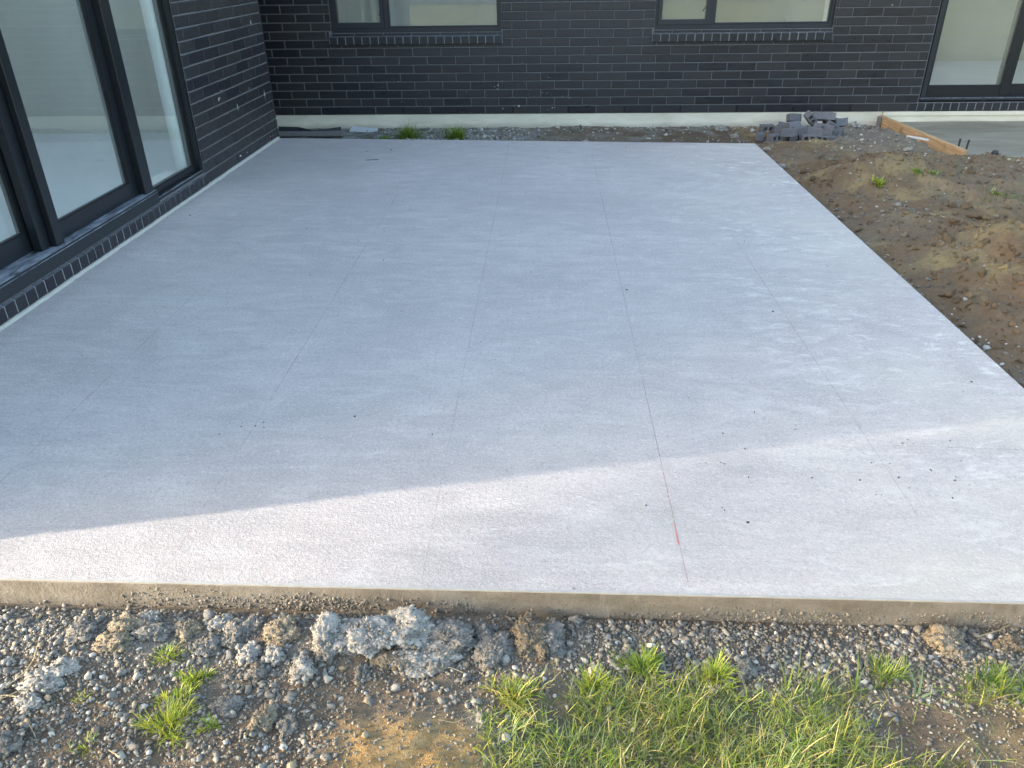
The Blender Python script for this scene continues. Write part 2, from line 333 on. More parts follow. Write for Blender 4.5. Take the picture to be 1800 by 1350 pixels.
M = dict(
    brick=mat_brick('dark_brick', (0.0135, 0.0132, 0.0175), (0.034, 0.031, 0.029)),
    sill_brick=mat_brick('dusty_sill_brick', (0.0115, 0.012, 0.0175), (0.020, 0.0195, 0.021), True), sill_mortar=mat_simple('sill_mortar', (0.22, 0.22, 0.215), 0.9, 60, 0.3, 0.4, 0.003),
    mortar=mat_simple('dark_mortar', (0.17, 0.17, 0.172), 0.9, 60, 0.3, 0.4, 0.003),
    slab=mat_concrete_slab(), found=mat_foundation(), chalk=mat_chalk(),
    frame=mat_simple('charcoal_aluminium', (0.026, 0.028, 0.034), 0.38, 4, 0.12, spec=0.5),
    frame_black=mat_simple('black_aluminium', (0.012, 0.014, 0.017), 0.33, 4, 0.12),
    dusty=mat_dusty_black(), rubber=mat_simple('black_rubber', (0.006, 0.006, 0.007), 0.6),
    glass=mat_glass('window_glass', 2.1, (0.95, 0.975, 0.955)), glass_door=mat_glass('door_glass', 1.85, (0.95, 0.975, 0.96)),
    white=mat_simple('white_plaster', (0.84, 0.82, 0.76), 0.8, 2, 0.05), pvc=mat_simple('white_plastic', (0.78, 0.80, 0.78), 0.35, 3, 0.04),
    raw_wall=mat_simple('raw_wall_lining', (0.50, 0.465, 0.37), 0.85, 1.2, 0.2), greige_wall=mat_simple('greige_wall', (0.50, 0.46, 0.37), 0.85, 1.0, 0.12),
    lip=mat_simple('trowelled_lip', (0.50, 0.47, 0.41), 0.85, 40, 0.3),
    room_floor=mat_simple('bare_floor', (0.72, 0.72, 0.70), 0.5, 1.5, 0.12),
    splash=mat_simple('mortar_splash', (0.62, 0.61, 0.58), 0.85, 40, 0.2), joint=mat_simple('white_mortar_bead', (0.50, 0.475, 0.41), 0.9, 30, 0.25, 0.5, 0.004),
    ground=mat_attr('soil', 0.95, 34, 0.42, 0.75, 0.012, 0.15, 170), stone=mat_attr('river_pebble', 0.72, 90, 0.28, 0.15, 0.001, 0.4, 400),
    clod=mat_attr('spoil_lump', 0.95, 85, 0.38, 0.9, 0.006, 0.15, 300), grass=mat_grass(), timber=mat_timber(), pad=mat_pad(),
    grey_brick=mat_simple('cut_brick_grey', (0.165, 0.158, 0.162), 0.85, 22, 0.35, 0.4, 0.003), dark=mat_simple('dark_plastic', (0.035, 0.036, 0.04), 0.5, 12, 0.5),
    straw=mat_simple('dry_straw', (0.42, 0.33, 0.18), 0.8, 30, 0.25), tile=mat_simple('roof_metal', (0.035, 0.037, 0.04), 0.45, 3, 0.1),
    steel=mat_simple('grey_fence_steel', (0.26, 0.26, 0.25), 0.5, 1.5, 0.15), weathered=mat_simple('weathered_timber', (0.20, 0.19, 0.175), 0.85, 25, 0.4, 0.5, 0.004),
)

# ------------------------------------------------------------------ ground
SX0, SX1, SYB, SYF = 0.0, 4.605, -1.19, -7.405                  # patio: house side, garden side, back, front
BR = -1.545                                                     # back edge at the garden side
def gauss(x, y, cx, cy, sx, sy, a=0.0):
    ca, sa = math.cos(a), math.sin(a); dx, dy = x-cx, y-cy
    return np.exp(-((dx*ca+dy*sa)/sx)**2-((-dx*sa+dy*ca)/sy)**2)
def height(x, y):
    h = -0.098+0*x
    front = sstep(-7.38, -7.5, y)
    far = np.maximum(sstep(9, 14, np.abs(x-3)), sstep(-11, -15, y))
    h = h+(0.010+0.020*sstep(3.4, 1.6, x))*front+front*(0.008*sstep(-7.5, -8.0, y)+0.030*fbm(x, y, 5, 4, 3)+0.016*fbm(x, y, 22, 3, 9))
    h = h+front*(0.022*gauss(x, y, 2.12, -7.53, 0.24, 0.06)+0.014*gauss(x, y, 1.55, -7.55, 0.12, 0.07)+gauss(x, y, 2.35, -7.88, 0.24, 0.12)*(0.024+0.030*fbm(x, y, 24, 4, 57))-0.012*gauss(x, y, 1.9, -7.72, 0.3, 0.05))
    right = sstep(4.62, 4.85, x)*sstep(-7.6, -6.9, y)*sstep(0.0, -0.6, y)
    rt = 0.05*sstep(4.65, 5.2, x)+0.17*gauss(x, y, 5.45, -2.65, 0.55, 0.32, 0.25)+0.05*gauss(x, y, 6.4, -2.7, 0.8, 0.4)+0.20*gauss(x, y, 5.80, -4.9, 0.5, 0.75)+0.09*gauss(x, y, 5.40, -4.4, 0.22, 0.25)-0.05*gauss(x, y, 6.0, -3.9, 0.6, 0.3)
    rough = 0.085*fbm(x, y, 2.3, 5, 21)+0.05*fbm(x, y, 8, 4, 27)+0.022*np.abs(fbm(x, y, 26, 3, 29))
    h = h+right*(rt+rough*1.35)
    strip = sstep(-1.25, -1.0, y)*(1-far)
    h = h+strip*(-0.038+0.035*fbm(x, y, 3.5, 4, 41)+0.02*fbm(x, y, 14, 3, 43))*sstep(6.6, 6.2, x)
    pad = sstep(6.22, 6.34, x)*sstep(-1.95, -1.70, y)*sstep(14.5, 14, x)
    h = h*(1-pad)+(-0.155)*pad
    und = sstep(SX0-0.4, SX0-0.2, x)*sstep(SX1-0.005, SX1-0.06, x)*sstep(-7.402, -7.36, y)*sstep(-1.1, -1.3, y)
    h = np.where(und > 0, np.minimum(h, -0.085), h)
    house = sstep(0.10, 0.4, y)*sstep(14, 12, x)*sstep(-10, -9, x)+sstep(-0.1, -0.3, x)*sstep(-7.3, -7.1, y)*sstep(-10, -9, x)
    h = np.where(house > 0, np.minimum(h, -0.14), h)
    h = h*(1-far)+far*(-0.05+0.05*fbm(x, y, 0.25, 3, 51))
    return h
def ground_color(x, y):
    px, py = topx(x, y, -0.09+0*x)
    soil = np.array([0.215, 0.165, 0.112]); brown = np.array([0.165, 0.120, 0.080]); grey = np.array([0.275, 0.245, 0.195]); clay = np.array([0.44, 0.285, 0.125]); dark = np.array([0.125, 0.108, 0.085]); lawn = np.array([0.16, 0.17, 0.055]); pale = np.array([0.36, 0.35, 0.31]); ochre = np.array([0.235, 0.175, 0.085])
    c = np.zeros(x.shape+(3,))+soil
    def mixc(c, k, w): w = np.clip(w, 0, 1)[..., None]; return c*(1-w)+k*w
    n1 = fbm(x, y, 1.6, 4, 61); n2 = fbm(x, y, 5, 4, 63); n3 = fbm(x, y, 16, 3, 67)
    c = mixc(c, brown, sstep(-0.05, 0.15, n1)); c = mixc(c, grey, 0.7*sstep(0.02, 0.2, n2))
    right = (x > 4.6) & (y > -7.2)
    c = np.where(right[..., None], mixc(mixc(mixc(np.zeros_like(c)+np.array([0.215, 0.145, 0.084]), ochre*1.45, 0.75*sstep(0.0, 0.2, n2)), np.array([0.22, 0.17, 0.115]), 0.6*sstep(0.03, 0.20, -n1)), brown*0.95, 0.8*sstep(0.08, 0.2, n3)), c)
    c = mixc(c, ochre*1.45, 0.75*gauss(x, y, 5.9, -5.2, 0.7, 1.3)*sstep(-0.15, 0.1, n2))
    c = mixc(c, np.array([0.16, 0.155, 0.09]), 0.5*sstep(5.4, 6.2, x)*sstep(-4.2, -3.0, y)*sstep(-0.1, 0.15, n1+n3))
    c = mixc(c, grey*0.85, 0.8*sstep(5.3, 5.7, x)*sstep(-1.9, -1.2, y)*(y > -7))
    c = mixc(c, pale*0.8, 0.9*sstep(-1.0, -0.6, y)*sstep(2.9, 2.3, x)*sstep(-0.25, 0.1, n3))
    # in front of the slab
    fr = y < -7.38
    ff = fr*1.0
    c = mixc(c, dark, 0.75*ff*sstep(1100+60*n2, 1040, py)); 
    c = mixc(c, grey, 0.85*ff*np.exp(-((px-260)/170)**2-((py-1125)/45)**2))
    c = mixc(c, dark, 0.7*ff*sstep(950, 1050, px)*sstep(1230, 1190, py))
    c = mixc(c, clay, ff*np.exp(-(np.maximum(0, np.abs(px-715-0.25*(py-1300))-95)/38)**2)*sstep(1240+0.22*np.abs(px-760)+110*n3+60*n2, 1310, py)*(0.7+0.8*np.clip(n2+0.35, 0, 0.5)))
    c = mixc(c, brown*1.1, 0.8*ff*np.exp(-((px-690)/140)**2-((py-1225)/40)**2))
    c = mixc(c, brown*1.05, 0.9*ff*sstep(1500, 1560, px)*sstep(1225, 1250, py)); c = mixc(c, ochre*1.1, 0.6*ff*np.exp(-((px-1760)/90)**2-((py-1310)/50)**2))
    c = mixc(c, np.array([0.10, 0.10, 0.045]), 0.7*ff*sstep(840, 900, px)*sstep(1560, 1480, px)*sstep(1190, 1260, py))
    lw = np.maximum(sstep(-8.6, -9.6, y), sstep(8.5, 11, x)*(y < -2)); c = mixc(c, lawn, lw*sstep(-0.28, 0.05, n1+0.6*n2)); c = mixc(c, np.array([0.27, 0.25, 0.12]), lw*0.55*sstep(0.0, 0.2, n2))
    return np.clip(c*(1+0.5*n3[..., None]), 0.01, 0.9)
def axis(parts):
    out = [parts[0][0]]
    for a, b, step in parts:
        n = max(1, int(round((b-a)/step))); out += list(np.linspace(a, b, n+1)[1:])
    return np.array(out)
gx = axis([(-600, -60, 90), (-60, -12, 8), (-12, -1, 1.0), (-1, 0.3, 0.12), (0.3, 4.59, 0.017), (4.59, 6.6, 0.022), (6.6, 9, 0.10), (9, 15, 0.6), (15, 60, 9), (60, 600, 90)])
gy = axis([(-600, -60, 90), (-60, -20, 5), (-20, -10, 0.8), (-10, -8.1, 0.06), (-8.1, -7.38, 0.0145), (-7.38, -0.9, 0.036), (-0.9, 0.06, 0.024), (0.06, 15, 1.5), (15, 60, 9), (60, 600, 90)])
GX, GY = np.meshgrid(gx, gy, indexing='ij')
GZ = height(GX, GY)
idx = np.arange(GX.size).reshape(GX.shape)
quads = np.stack([idx[:-1, :-1].ravel(), idx[1:, :-1].ravel(), idx[1:, 1:].ravel(), idx[:-1, 1:].ravel()], 1)
ground = link('ground', npmesh('ground', np.stack([GX.ravel(), GY.ravel(), GZ.ravel()], 1), quads, M['ground'], ground_color(GX, GY).reshape(-1, 3), smooth=True))
tag(ground, 'bare brown soil and grey silt around the patio', None, kind='structure')
def hgt(x, y): return float(height(np.array([x]), np.array([y]))[0])

# ------------------------------------------------------------------ patio slab
def make_patio():
    me = bpy.data.meshes.new('patio'); bm = bmesh.new()
    n = 60; top = []; fr = []
    # outline: fine along the front so that its lower lip can be ragged
    pts = [(SX0+0.004, SYB), (SX1, BR), (SX1, SYF-0.012)]
    fx = np.linspace(SX1, SX0-0.6, 161)[1:]
    for x in fx: pts.append((float(x), SYF-0.012*(x/SX1)+0.02*(1-min(1, max(0, x)/SX1))+0.0025*(vnoise(np.array([x*9]), np.array([3.3]), 5)[0]-0.5)))
    pts.append((SX0-0.6, SYF+0.04)); pts.append((SX0+0.004, SYF+0.05))
    tv = [bm.verts.new((x, y, 0.0)) for x, y in pts]
    lv = [bm.verts.new((x+(0.004 if i == 1 or i == 2 else 0), y-(0.004 if i >= 2 else -0.004), -0.008)) for i, (x, y) in enumerate(pts)]
    bv = [bm.verts.new((x+(0.004 if i in (1, 2) else 0), y-(0.004 if i >= 2 else -0.004), -0.20)) for i, (x, y) in enumerate(pts)]
    bm.faces.new(tv)
    for i in range(len(pts)):
        j = (i+1) % len(pts); bm.faces.new((tv[i], lv[i], lv[j], tv[j])); bm.faces.new((lv[i], bv[i], bv[j], lv[j]))
    bmesh.ops.recalc_face_normals(bm, faces=bm.faces); bm.to_mesh(me); bm.free(); me.materials.append(M['slab'])
    return link('patio', me)
patio = tag(make_patio(), 'pale grey concrete patio slab with faint red chalk lines', None, kind='structure')
for k, X in enumerate((0.785, 1.548, 2.310, 3.070, 3.840)):
    y0 = (-7.22, -7.30, -7.37, -7.36, -7.05)[k]; y1 = (-5.2, -3.2, -1.6, -1.9, -4.2)[k]; mb = MB(); n = 26
    for i in range(n):
        a = y0+(y1-y0)*i/n; b = y0+(y1-y0)*(i+1)/n; w = 0.0016
        mb.quad((X-w, a, 0.0012), (X+w, a, 0.0012), (X+w, b, 0.0012), (X-w, b, 0.0012))
    mb.build('chalk_line', M['chalk'], patio)
mb = MB(); mb.quad((3.86, -6.640, 0.0012), (4.5, -6.668, 0.0012), (4.5, -6.664, 0.0012), (3.86, -6.636, 0.0012)); mb.build('chalk_line', M['chalk'], patio)
mb = MB()                                                        # short bright red tick where a line was snapped
mb.quad((3.0645, -7.20, 0.0022), (3.069, -7.20, 0.0022), (3.0695, -7.10, 0.0022), (3.067, -7.10, 0.0022)); mb.build('chalk_tick', mat_simple('red_chalk', (0.62, 0.22, 0.18), 0.9, 120, 0.3), patio)

# ------------------------------------------------------------------ the house
house = tag(empty('brick_house', (0, 0, 0)), 'dark brick house with black-framed windows and sliding glass doors around the patio', 'house')
BL, BH, Z0, JT = 0.308, 0.086, 0.012, 0.010
EAVE = 2.50
def brick_mesh():
    mb = MB(); mb.box((0, -0.0, 0), (1, 0.07, 1))
    me = bpy.data.meshes.new('brick'); bm = bmesh.new()
    L, H, D, c = BL-JT, BH-JT, 0.07, 0.0035
    pr = [(0, c, D), (0, c, c)]
    def ring(x0, x1, z0, z1, y): return [bm.verts.new(p) for p in ((x0, y, z0), (x1, y, z0), (x1, y, z1), (x0, y, z1))]
    a = ring(0, L, 0, H, D); b = ring(0, L, 0, H, c); f = ring(c, L-c, c, H-c, 0)
    bm.faces.new(f)
    for p, q in ((f, b), (b, a)):
        for i in range(4): bm.faces.new((p[i], q[i], q[(i+1) % 4], p[(i+1) % 4]))
    bmesh.ops.recalc_face_normals(bm, faces=bm.faces); bm.to_mesh(me); bm.free(); me.materials.append(M['brick']); return me
BRICK = brick_mesh()
W1 = (0.352, 2.178, 0.852, 2.12); W2 = (3.795, 5.648, 0.852, 2.12); D2 = (6.705, 9.10, 0.105, 2.12)
S1 = (0.325, 2.188, 0.737, 0.870); S2 = (3.775, 5.655, 0.737, 0.870)
def cut_rows(u0, u1, openings, phase, z1, ymin=0.012):
    out = []; k = 0
    while Z0+(k+1)*BH <= z1+1e-6:
        za, zb = Z0+k*BH+JT/2, Z0+(k+1)*BH-JT/2; ph = phase(k)
        i = math.floor((u0-ph)/BL)
        while ph+i*BL < u1:
            a, b = max(u0, ph+i*BL+JT/2), min(u1, ph+(i+1)*BL-JT/2); segs = [(a, b)] if b-a > ymin else []
            short = []
            for (o0, o1, p0, p1) in openings:
                if zb > p0-0.004 and za < p1:
                    new = []
                    for s in segs:
                        for q in ((s[0], min(s[1], o0-0.004)), (max(s[0], o1+0.004), s[1])):
                            if q[1]-q[0] > ymin: new.append(q)
                        q = (max(s[0], o0), min(s[1], o1))
                        if q[1]-q[0] > ymin and p0-0.006-za > 0.014: short.append((q[0], q[1], za, p0-0.006, k))
                    segs = new
            out += short
            out += [(s[0], s[1], za, zb, k) for s in segs]; i += 1
        k += 1
    return out
# garden wall (back of the picture): face in the plane y = 0
back_open = [W1, W2, D2]; back_brick_open = [W1, W2, (6.70, 9.105, 0.0, 2.12), (S1[0], S1[1], S1[2], S1[3]), (S2[0], S2[1], S2[2], S2[3])]
mb = MB(); xs, zs, em = wall_cells(-2.6, 12.0, Z0, EAVE, back_open); slab_with_holes(xs, zs, em, 0.196, mb)
back_wall = mb.build('brick_wall', M['mortar'], house, loc=(0, 0.0065, 0))
def brick_reveals(o, ax):
    o.data.materials.append(M['brick'])
    for p in o.data.polygons:
        if abs(p.normal[ax]) < 0.5: p.material_index = 1
brick_reveals(back_wall, 1)
back_wall['label'] = 'dark brick wall facing the garden, with two windows and a glass door'
extra = []
def place_brick(parent, u0, u1, z0, z1, side):
    sx = (u1-u0)/(BL-JT); dz = random.uniform(-0.0012, 0.0012); pr = random.uniform(0, 0.0022)
    if side == 'back': o = link('brick', BRICK, parent, (u0, -pr-0.0065, z0+dz), (random.gauss(0, .004), random.gauss(0, .0015), random.gauss(0, .0025)), (sx, 1, (z1-z0)/(BH-JT)))
    else: o = link('brick', BRICK, parent, (pr+0.0065, -u0, z0+dz), (random.gauss(0, .004), random.gauss(0, .0015), -math.pi/2+random.gauss(0, .0025)), (sx, 1, (z1-z0)/(BH-JT)))
    if side == 'left': o.rotation_euler.z = math.pi/2+random.gauss(0, .0025); o.location.y = -u1
    return o
def shown(x, y, z, m=26):
    px, py = topx(np.array([x]), np.array([y]), np.array([z])); return -m < px[0] < 1800+m and py[0] > -m
hidden = []
for (a, b, za, zb, k) in cut_rows(-2.6, 12.0, back_brick_open, lambda k: -0.327 if k % 2 else -0.173, EAVE):
    if shown((a+b)/2, 0, (za+zb)/2) and b > -0.36: place_brick(back_wall, a, b, za, zb, 'back')
    else: hidden.append((a, b, za, zb))
def joined_bricks(lst, name, parent, axis):
    mb = MB()
    for a, b, za, zb in lst:
        pr = random.uniform(0, 0.002)
        if axis == 'x': mb.box((a, -0.0065-pr, za), (b, 0.0, zb))
        else: mb.box((0.0, -b, za), (0.0065+pr, -a, zb))
    return tag(mb.build(name, M['brick'], parent), kind='stuff')
joined_bricks(hidden, 'upper_bricks', back_wall, 'x')
for X in [-0.173+2*BL*i for i in range(0, 11)]:                  # solid black boxes for the shade inside weep holes, lowest course
    if 0 < X < 6.6:
        mb = MB(); mb.box((X-0.0045, -0.0105, Z0+0.008), (X+0.0045, -0.004, Z0+BH-0.008)); mb.build('weep_hole_shade', M['rubber'], back_wall)
# patio side wall (left of the picture): face in the plane x = 0, u = -y
LOPEN = (3.030, 6.75, 0.118, 2.12)
lbo = [(3.028, 6.755, 0.0, 2.12)]
mb = MB(); xs, zs, em = wall_cells(-7.44, -1.165, Z0, EAVE, [(-LOPEN[1], -LOPEN[0], LOPEN[2], LOPEN[3])]); slab_with_holes(xs, zs, em, 0.196, mb)
left_wall = mb.build('brick_wall', M['mortar'], house, loc=(-0.0065, 0, 0), rot=(0, 0, 0))
for v in left_wall.data.vertices: v.co = Vector((-v.co.y, v.co.x, v.co.z))
bm = bmesh.new(); bm.from_mesh(left_wall.data); bmesh.ops.recalc_face_normals(bm, faces=bm.faces); bm.to_mesh(left_wall.data); bm.free()
brick_reveals(left_wall, 0)
left_wall['label'] = 'dark brick wall beside the patio, with wide glass sliding doors'
hidden = []
for (a, b, za, zb, k) in cut_rows(1.160, 7.446, lbo, lambda k: 1.237+0.002 if k % 2 else 1.391, EAVE):
    if shown(0, -(a+b)/2, (za+zb)/2): place_brick(left_wall, a, b, za, zb, 'left')
    else: hidden.append((a, b, za, zb))
joined_bricks(hidden, 'upper_bricks', left_wall, 'y')
# return wall round the corner, gable wall, far walls: bricks below 10 px or out of sight
def mat_brick_tex():
    m, nt, b = new_mat('brickwork'); g = N(nt); v = g.tc.outputs['Object']
    x, y, z = g.sep(v); cm = g.node('ShaderNodeCombineXYZ'); g.l(g.math('ADD', x, y), cm.inputs[0]); g.l(z, cm.inputs[1])
    bt = g.node('ShaderNodeTexBrick'); bt.inputs['Scale'].default_value = 1; bt.inputs['Brick Width'].default_value = BL; bt.inputs['Row Height'].default_value = BH; bt.inputs['Mortar Size'].default_value = 0.005
    bt.inputs['Color1'].default_value = (0.012, 0.012, 0.018, 1); bt.inputs['Color2'].default_value = (0.022, 0.022, 0.024, 1); bt.inputs['Mortar'].default_value = (0.115, 0.115, 0.12, 1)
    g.l(cm.outputs[0], bt.inputs['Vector']); g.l(bt.outputs['Color'], b.inputs['Base Color']); b.inputs['Roughness'].default_value = 0.45; return m
M['brickwork'] = mat_brick_tex()
mb = MB(); mb.box((-2.6, -1.3, Z0), (-0.205, -1.166, EAVE)); mb.build('return_wall', M['brickwork'], house)
mb = MB(); mb.box((-8.0, -7.446, -0.2), (-0.205, -7.25, EAVE)); mb.quad((-8.0, -7.446, EAVE), (-0.0, -7.446, EAVE), (-4.0, -7.446, EAVE+1.86)); mb.build('gable_wall', M['brickwork'], house)
mb = MB(); mb.box((-8.2, -7.44, -0.2), (-8.0, 9.0, EAVE)); mb.box((-2.75, -1.16, Z0), (-2.6, 0.2, EAVE)); mb.box((-8.0, 8.8, -0.2), (12.2, 9.0, EAVE)); mb.box((12.0, 0.007, -0.2), (12.2, 8.8, EAVE)); mb.build('outer_wall', M['brickwork'], house)
# foundation
mb = MB(); mb.box((-2.6, 0.010, -0.35), (6.345, 0.19, Z0-0.003)); mb.box((6.352, 0.010, -0.35), (12.0, 0.19, -0.032)); mb.box((6.352, -0.004, -0.031), (12.0, 0.19, Z0-0.003))
fo = mb.build('foundation', M['found'], house)
mb = MB(); mb.box((-2.6, -1.30, -0.35), (-0.012, -1.172, Z0-0.003)); mb.box((-0.19, -7.44, -0.35), (-0.010, -1.3, Z0-0.003)); mb.build('foundation', M['found'], house)
# pale mortar bead between slab and wall
def bead():
    n = 260; vs_, fs_ = [], []
    for i in range(n+1):
        y = SYB-0.01+(-7.36-(SYB-0.01))*i/n
        w = 0.014+0.010*(vnoise(np.array([y*7.]), np.array([0.5]), 2)[0])+0.008*(vnoise(np.array([y*31.]), np.array([9.5]), 2)[0]-.5); t = 0.012+0.006*vnoise(np.array([y*11.]), np.array([4.5]), 6)[0]
        vs_ += [(-0.008, y, Z0+0.004), (0.006, y, Z0+0.004), (w*0.7, y, t*0.8), (w, y, -0.001)]
    for i in range(n):
        for j in range(3): a = i*4+j; fs_.append((a, a+4, a+5, a+1))
    return npmesh('mortar_bead', vs_, fs_, M['joint'])
link('mortar_bead', bead(), house)

# window and door joinery ------------------------------------------------
def rect_frame(mb, x0, x1, z0, z1, w, y0, y1, wb=None, wt=None):
    wb = w if wb is None else wb; wt = w if wt is None else wt
    xs = [x0, x0+w, x1-w, x1]; zs = [z0, z0+wb, z1-wt, z1]; m2 = MB(); slab_with_holes(xs, zs, {(1, 1)}, y1-y0, m2)
    n = len(mb.v); mb.v += [(a, b+y0, c) for a, b, c in m2.v]; mb.f += [tuple(n+i for i in f) for f in m2.f]
def sill_row(parent, x0, x1, zb, zt, yf, n, depth=0.11, slope=0.022, mat=None, axis='x', name='sill_brick'):
    mat = mat or M['sill_brick']; p = (x1-x0)/n; hgt_ = zt-zb; w = p-0.010
    mb = MB()                                                    # one rowlock brick, slightly sloped top
    mb.v = [(0, 0, 0), (w, 0, 0), (w, depth, 0), (0, depth, 0), (0, 0, hgt_), (w, 0, hgt_), (w, depth, hgt_+slope), (0, depth, hgt_+slope)]
    mb.f = [(0, 3, 2, 1), (4, 5, 6, 7), (0, 1, 5, 4), (1, 2, 6, 5), (2, 3, 7, 6), (3, 0, 4, 7)]
    me = mb.mesh('sill_brick', mat, 0.0028)
    for i in range(n):
        u = x0+i*p+0.005; j = random.uniform(-.0018, .0018); a = (random.gauss(0, .003), random.gauss(0, .004), random.gauss(0, .004))
        if axis == 'x': link(name, me, parent, (u, yf+j, zb+random.uniform(-.001, .001)), a)
        else: link(name, me, parent, (yf+j, u, zb), (a[0], a[1], math.pi/2+a[2]))
    m2 = MB(); q = 0.0035                                          # bed of mortar between them
    if axis == 'x':
        m2.v = [(x0, yf+q, zb+.004), (x1, yf+q, zb+.004), (x1, yf+depth, zb+.004), (x0, yf+depth, zb+.004), (x0, yf+q, zt-q*.6), (x1, yf+q, zt-q*.6), (x1, yf+depth, zt+slope-q*.6), (x0, yf+depth, zt+slope-q*.6)]
    else:
        m2.v = [(yf-q, x0, zb+.004), (yf-q, x1, zb+.004), (yf-depth, x1, zb+.004), (yf-depth, x0, zb+.004), (yf-q, x0, zt-q*.6), (yf-q, x1, zt-q*.6), (yf-depth, x1, zt+slope-q*.6), (yf-depth, x0, zt+slope-q*.6)]
    m2.f = [(0, 3, 2, 1), (4, 5, 6, 7), (0, 1, 5, 4), (1, 2, 6, 5), (2, 3, 7, 6), (3, 0, 4, 7)]
    m2.build('sill_mortar', M['sill_mortar'], parent)
def pane(parent, x0, x1, z0, z1, y, mat):
    mb = MB(); mb.box((x0, y, z0), (x1, y+0.006, z1)); return mb.build('pane', mat, parent)
def window(W, split, sash_in, S, label):
    x0, x1, z0, z1 = W; yf = 0.034
    mb = MB(); rect_frame(mb, x0, x1, z0, z1, 0.032, yf, yf+0.10, wb=0.045)
    mb.box((split-0.022, yf+0.002, z0+0.045), (split+0.022, yf+0.098, z1-0.032))
    w = mb.build('window', M['frame'], house, bevel=0.0015); w['label'] = label
    mb = MB(); rect_frame(mb, x0+0.034, split-0.024, z0+0.047, z1-0.034, 0.040, yf-0.012, yf+0.06, wb=0.05); sash = mb.build('sash', M['frame'], w, bevel=0.002)
    pane(w, x0+0.070, split-0.060, z0+0.093, z1-0.070, yf+0.030, M['glass'])
    mb = MB(); rect_frame(mb, split+0.024, x1-0.034, z0+0.047, z1-0.034, 0.014, yf+0.012, yf+0.05); mb.build('glazing_bead', M['frame'], w)
    pane(w, split+0.034, x1-0.044, z0+0.057, z1-0.044, yf+0.030, M['glass'])
    mb = MB(); rect_frame(mb, x0+0.005, x1-0.005, z0+0.012, z1-0.005, 0.018, yf+0.102, yf+0.26); mb.build('window_lining', M['white'], w)
    mb = MB(); mb.box((split-0.055, yf+0.062, z0+0.20), (split-0.035, yf+0.075, z0+0.27)); mb.tube([(split-0.045, yf+0.08, z0+0.24), (split-0.065, yf+0.085, z0+0.20), (split-0.09, yf+0.085, z0+0.165)], 0.007, 6); mb.build('window_latch', M['rubber'], w)
    sill_row(w, S[0], S[1], S[2], S[2]+0.076, -0.034, 21, depth=0.105, slope=0.034)
    return w
window(W1, 0.948, 0, S1, 'dark-framed window near the side wall, with a brick sill')
window(W2, 4.393, 0, S2, 'dark-framed window between the first window and the glass door')
# glass door at the far right of the wall
dx0, dx1, dz0, dz1 = D2
mb = MB(); rect_frame(mb, dx0+0.03, dx1, dz0+0.02, dz1, 0.045, 0.045, 0.165, wb=0.03)
door2 = mb.build('sliding_door', M['frame'], house, bevel=0.0015); door2['label'] = 'black-framed glass sliding door in the garden wall'
for (a, b, yy) in ((dx0+0.078, 7.672, 0.055), (7.555, 9.05, 0.110)):
    mb = MB(); rect_frame(mb, a, b, dz0+0.052, dz1-0.048, 0.062 if yy > 0.1 else 0.02, yy, yy+0.045, wb=0.115, wt=0.07)
    if yy < 0.1: mb.box((b-0.11, yy-0.006, dz0+0.054), (b-0.018, yy+0.047, dz1-0.05))
    mb.build('door_panel', M['frame_black'], door2, bevel=0.002)
    pane(door2, a+0.015, b-(0.10 if yy < 0.1 else 0.05), dz0+0.155, dz1-0.11, yy+0.02, M['glass'])
mb = MB(); mb.box((dx0+0.012, 0.006, dz0+0.016), (dx1, 0.15, dz0+0.040)); mb.build('threshold', M['dusty'], door2, bevel=0.002)
mb = MB(); mb.box((6.80, 0.050, dz0+0.085), (6.835, 0.0545, dz0+0.107)); mb.build('drain_cover', M['rubber'], door2)
sill_row(door2, 6.70, 9.10, Z0+0.003, 0.098, -0.004, 27, depth=0.10, slope=0.012)
# wide sliding doors beside the patio
LY0, LY1 = -6.75, -3.032
def yframe(mb, y0, y1, z0, z1, w, xf, xb, wb=None, wt=None):     # frame in the plane x, front at xf
    m2 = MB(); rect_frame(m2, y0, y1, z0, z1, w, 0, xf-xb, wb, wt); n = len(mb.v)
    mb.v += [(xf-b, a, c) for a, b, c in m2.v]; mb.f += [tuple(n+i for i in f) for f in m2.f]
mb = MB(); yframe(mb, LY0, LY1, 0.105, 2.12, 0.030, -0.014, -0.190, wb=0.03)
door1 = mb.build('sliding_door', M['frame_black'], house, bevel=0.0015); door1['label'] = 'wide black-framed glass sliding doors beside the patio'
def door_panel(y0, y1, xf, wl, wr, zb, wb):                      # stiles wl (garden end) and wr (house corner end), rail wb
    m2 = MB(); xs = [y0, y0+wl, y1-wr, y1]; zs = [zb, zb+wb, 1.995, 2.085]; slab_with_holes(xs, zs, {(1, 1)}, 0.045, m2)
    mb = MB(); mb.v = [(xf-b, a, c) for a, b, c in m2.v]; mb.f = m2.f; mb.build('door_panel', M['frame_black'], door1, bevel=0.003)
    mb = MB(); mb.box((xf-0.026, y0+wl-0.01, zb+wb-0.01), (xf-0.020, y1-wr+0.01, 2.0)); mb.build('pane', M['glass_door'], door1)
    mb = MB(); yframe(mb, y0+wl-0.006, y1-wr+0.006, zb+wb-0.006, 2.001, 0.012, xf-0.004, xf-0.019); mb.build('glazing_bead', M['rubber'], door1)
door_panel(-3.96, -3.063, -0.050, 0.03, 0.018, 0.136, 0.040)
door_panel(-5.105, -3.965, -0.068, 0.10, 0.085, 0.192, 0.095)
door_panel(-6.72, -5.02, -0.125, 0.115, 0.10, 0.192, 0.105)
mb = MB(); mb.box((-0.105, -3.962, 0.160), (-0.020, -3.845, 2.08)); mb.build('edge_stile', M['frame_black'], door1, bevel=0.003)
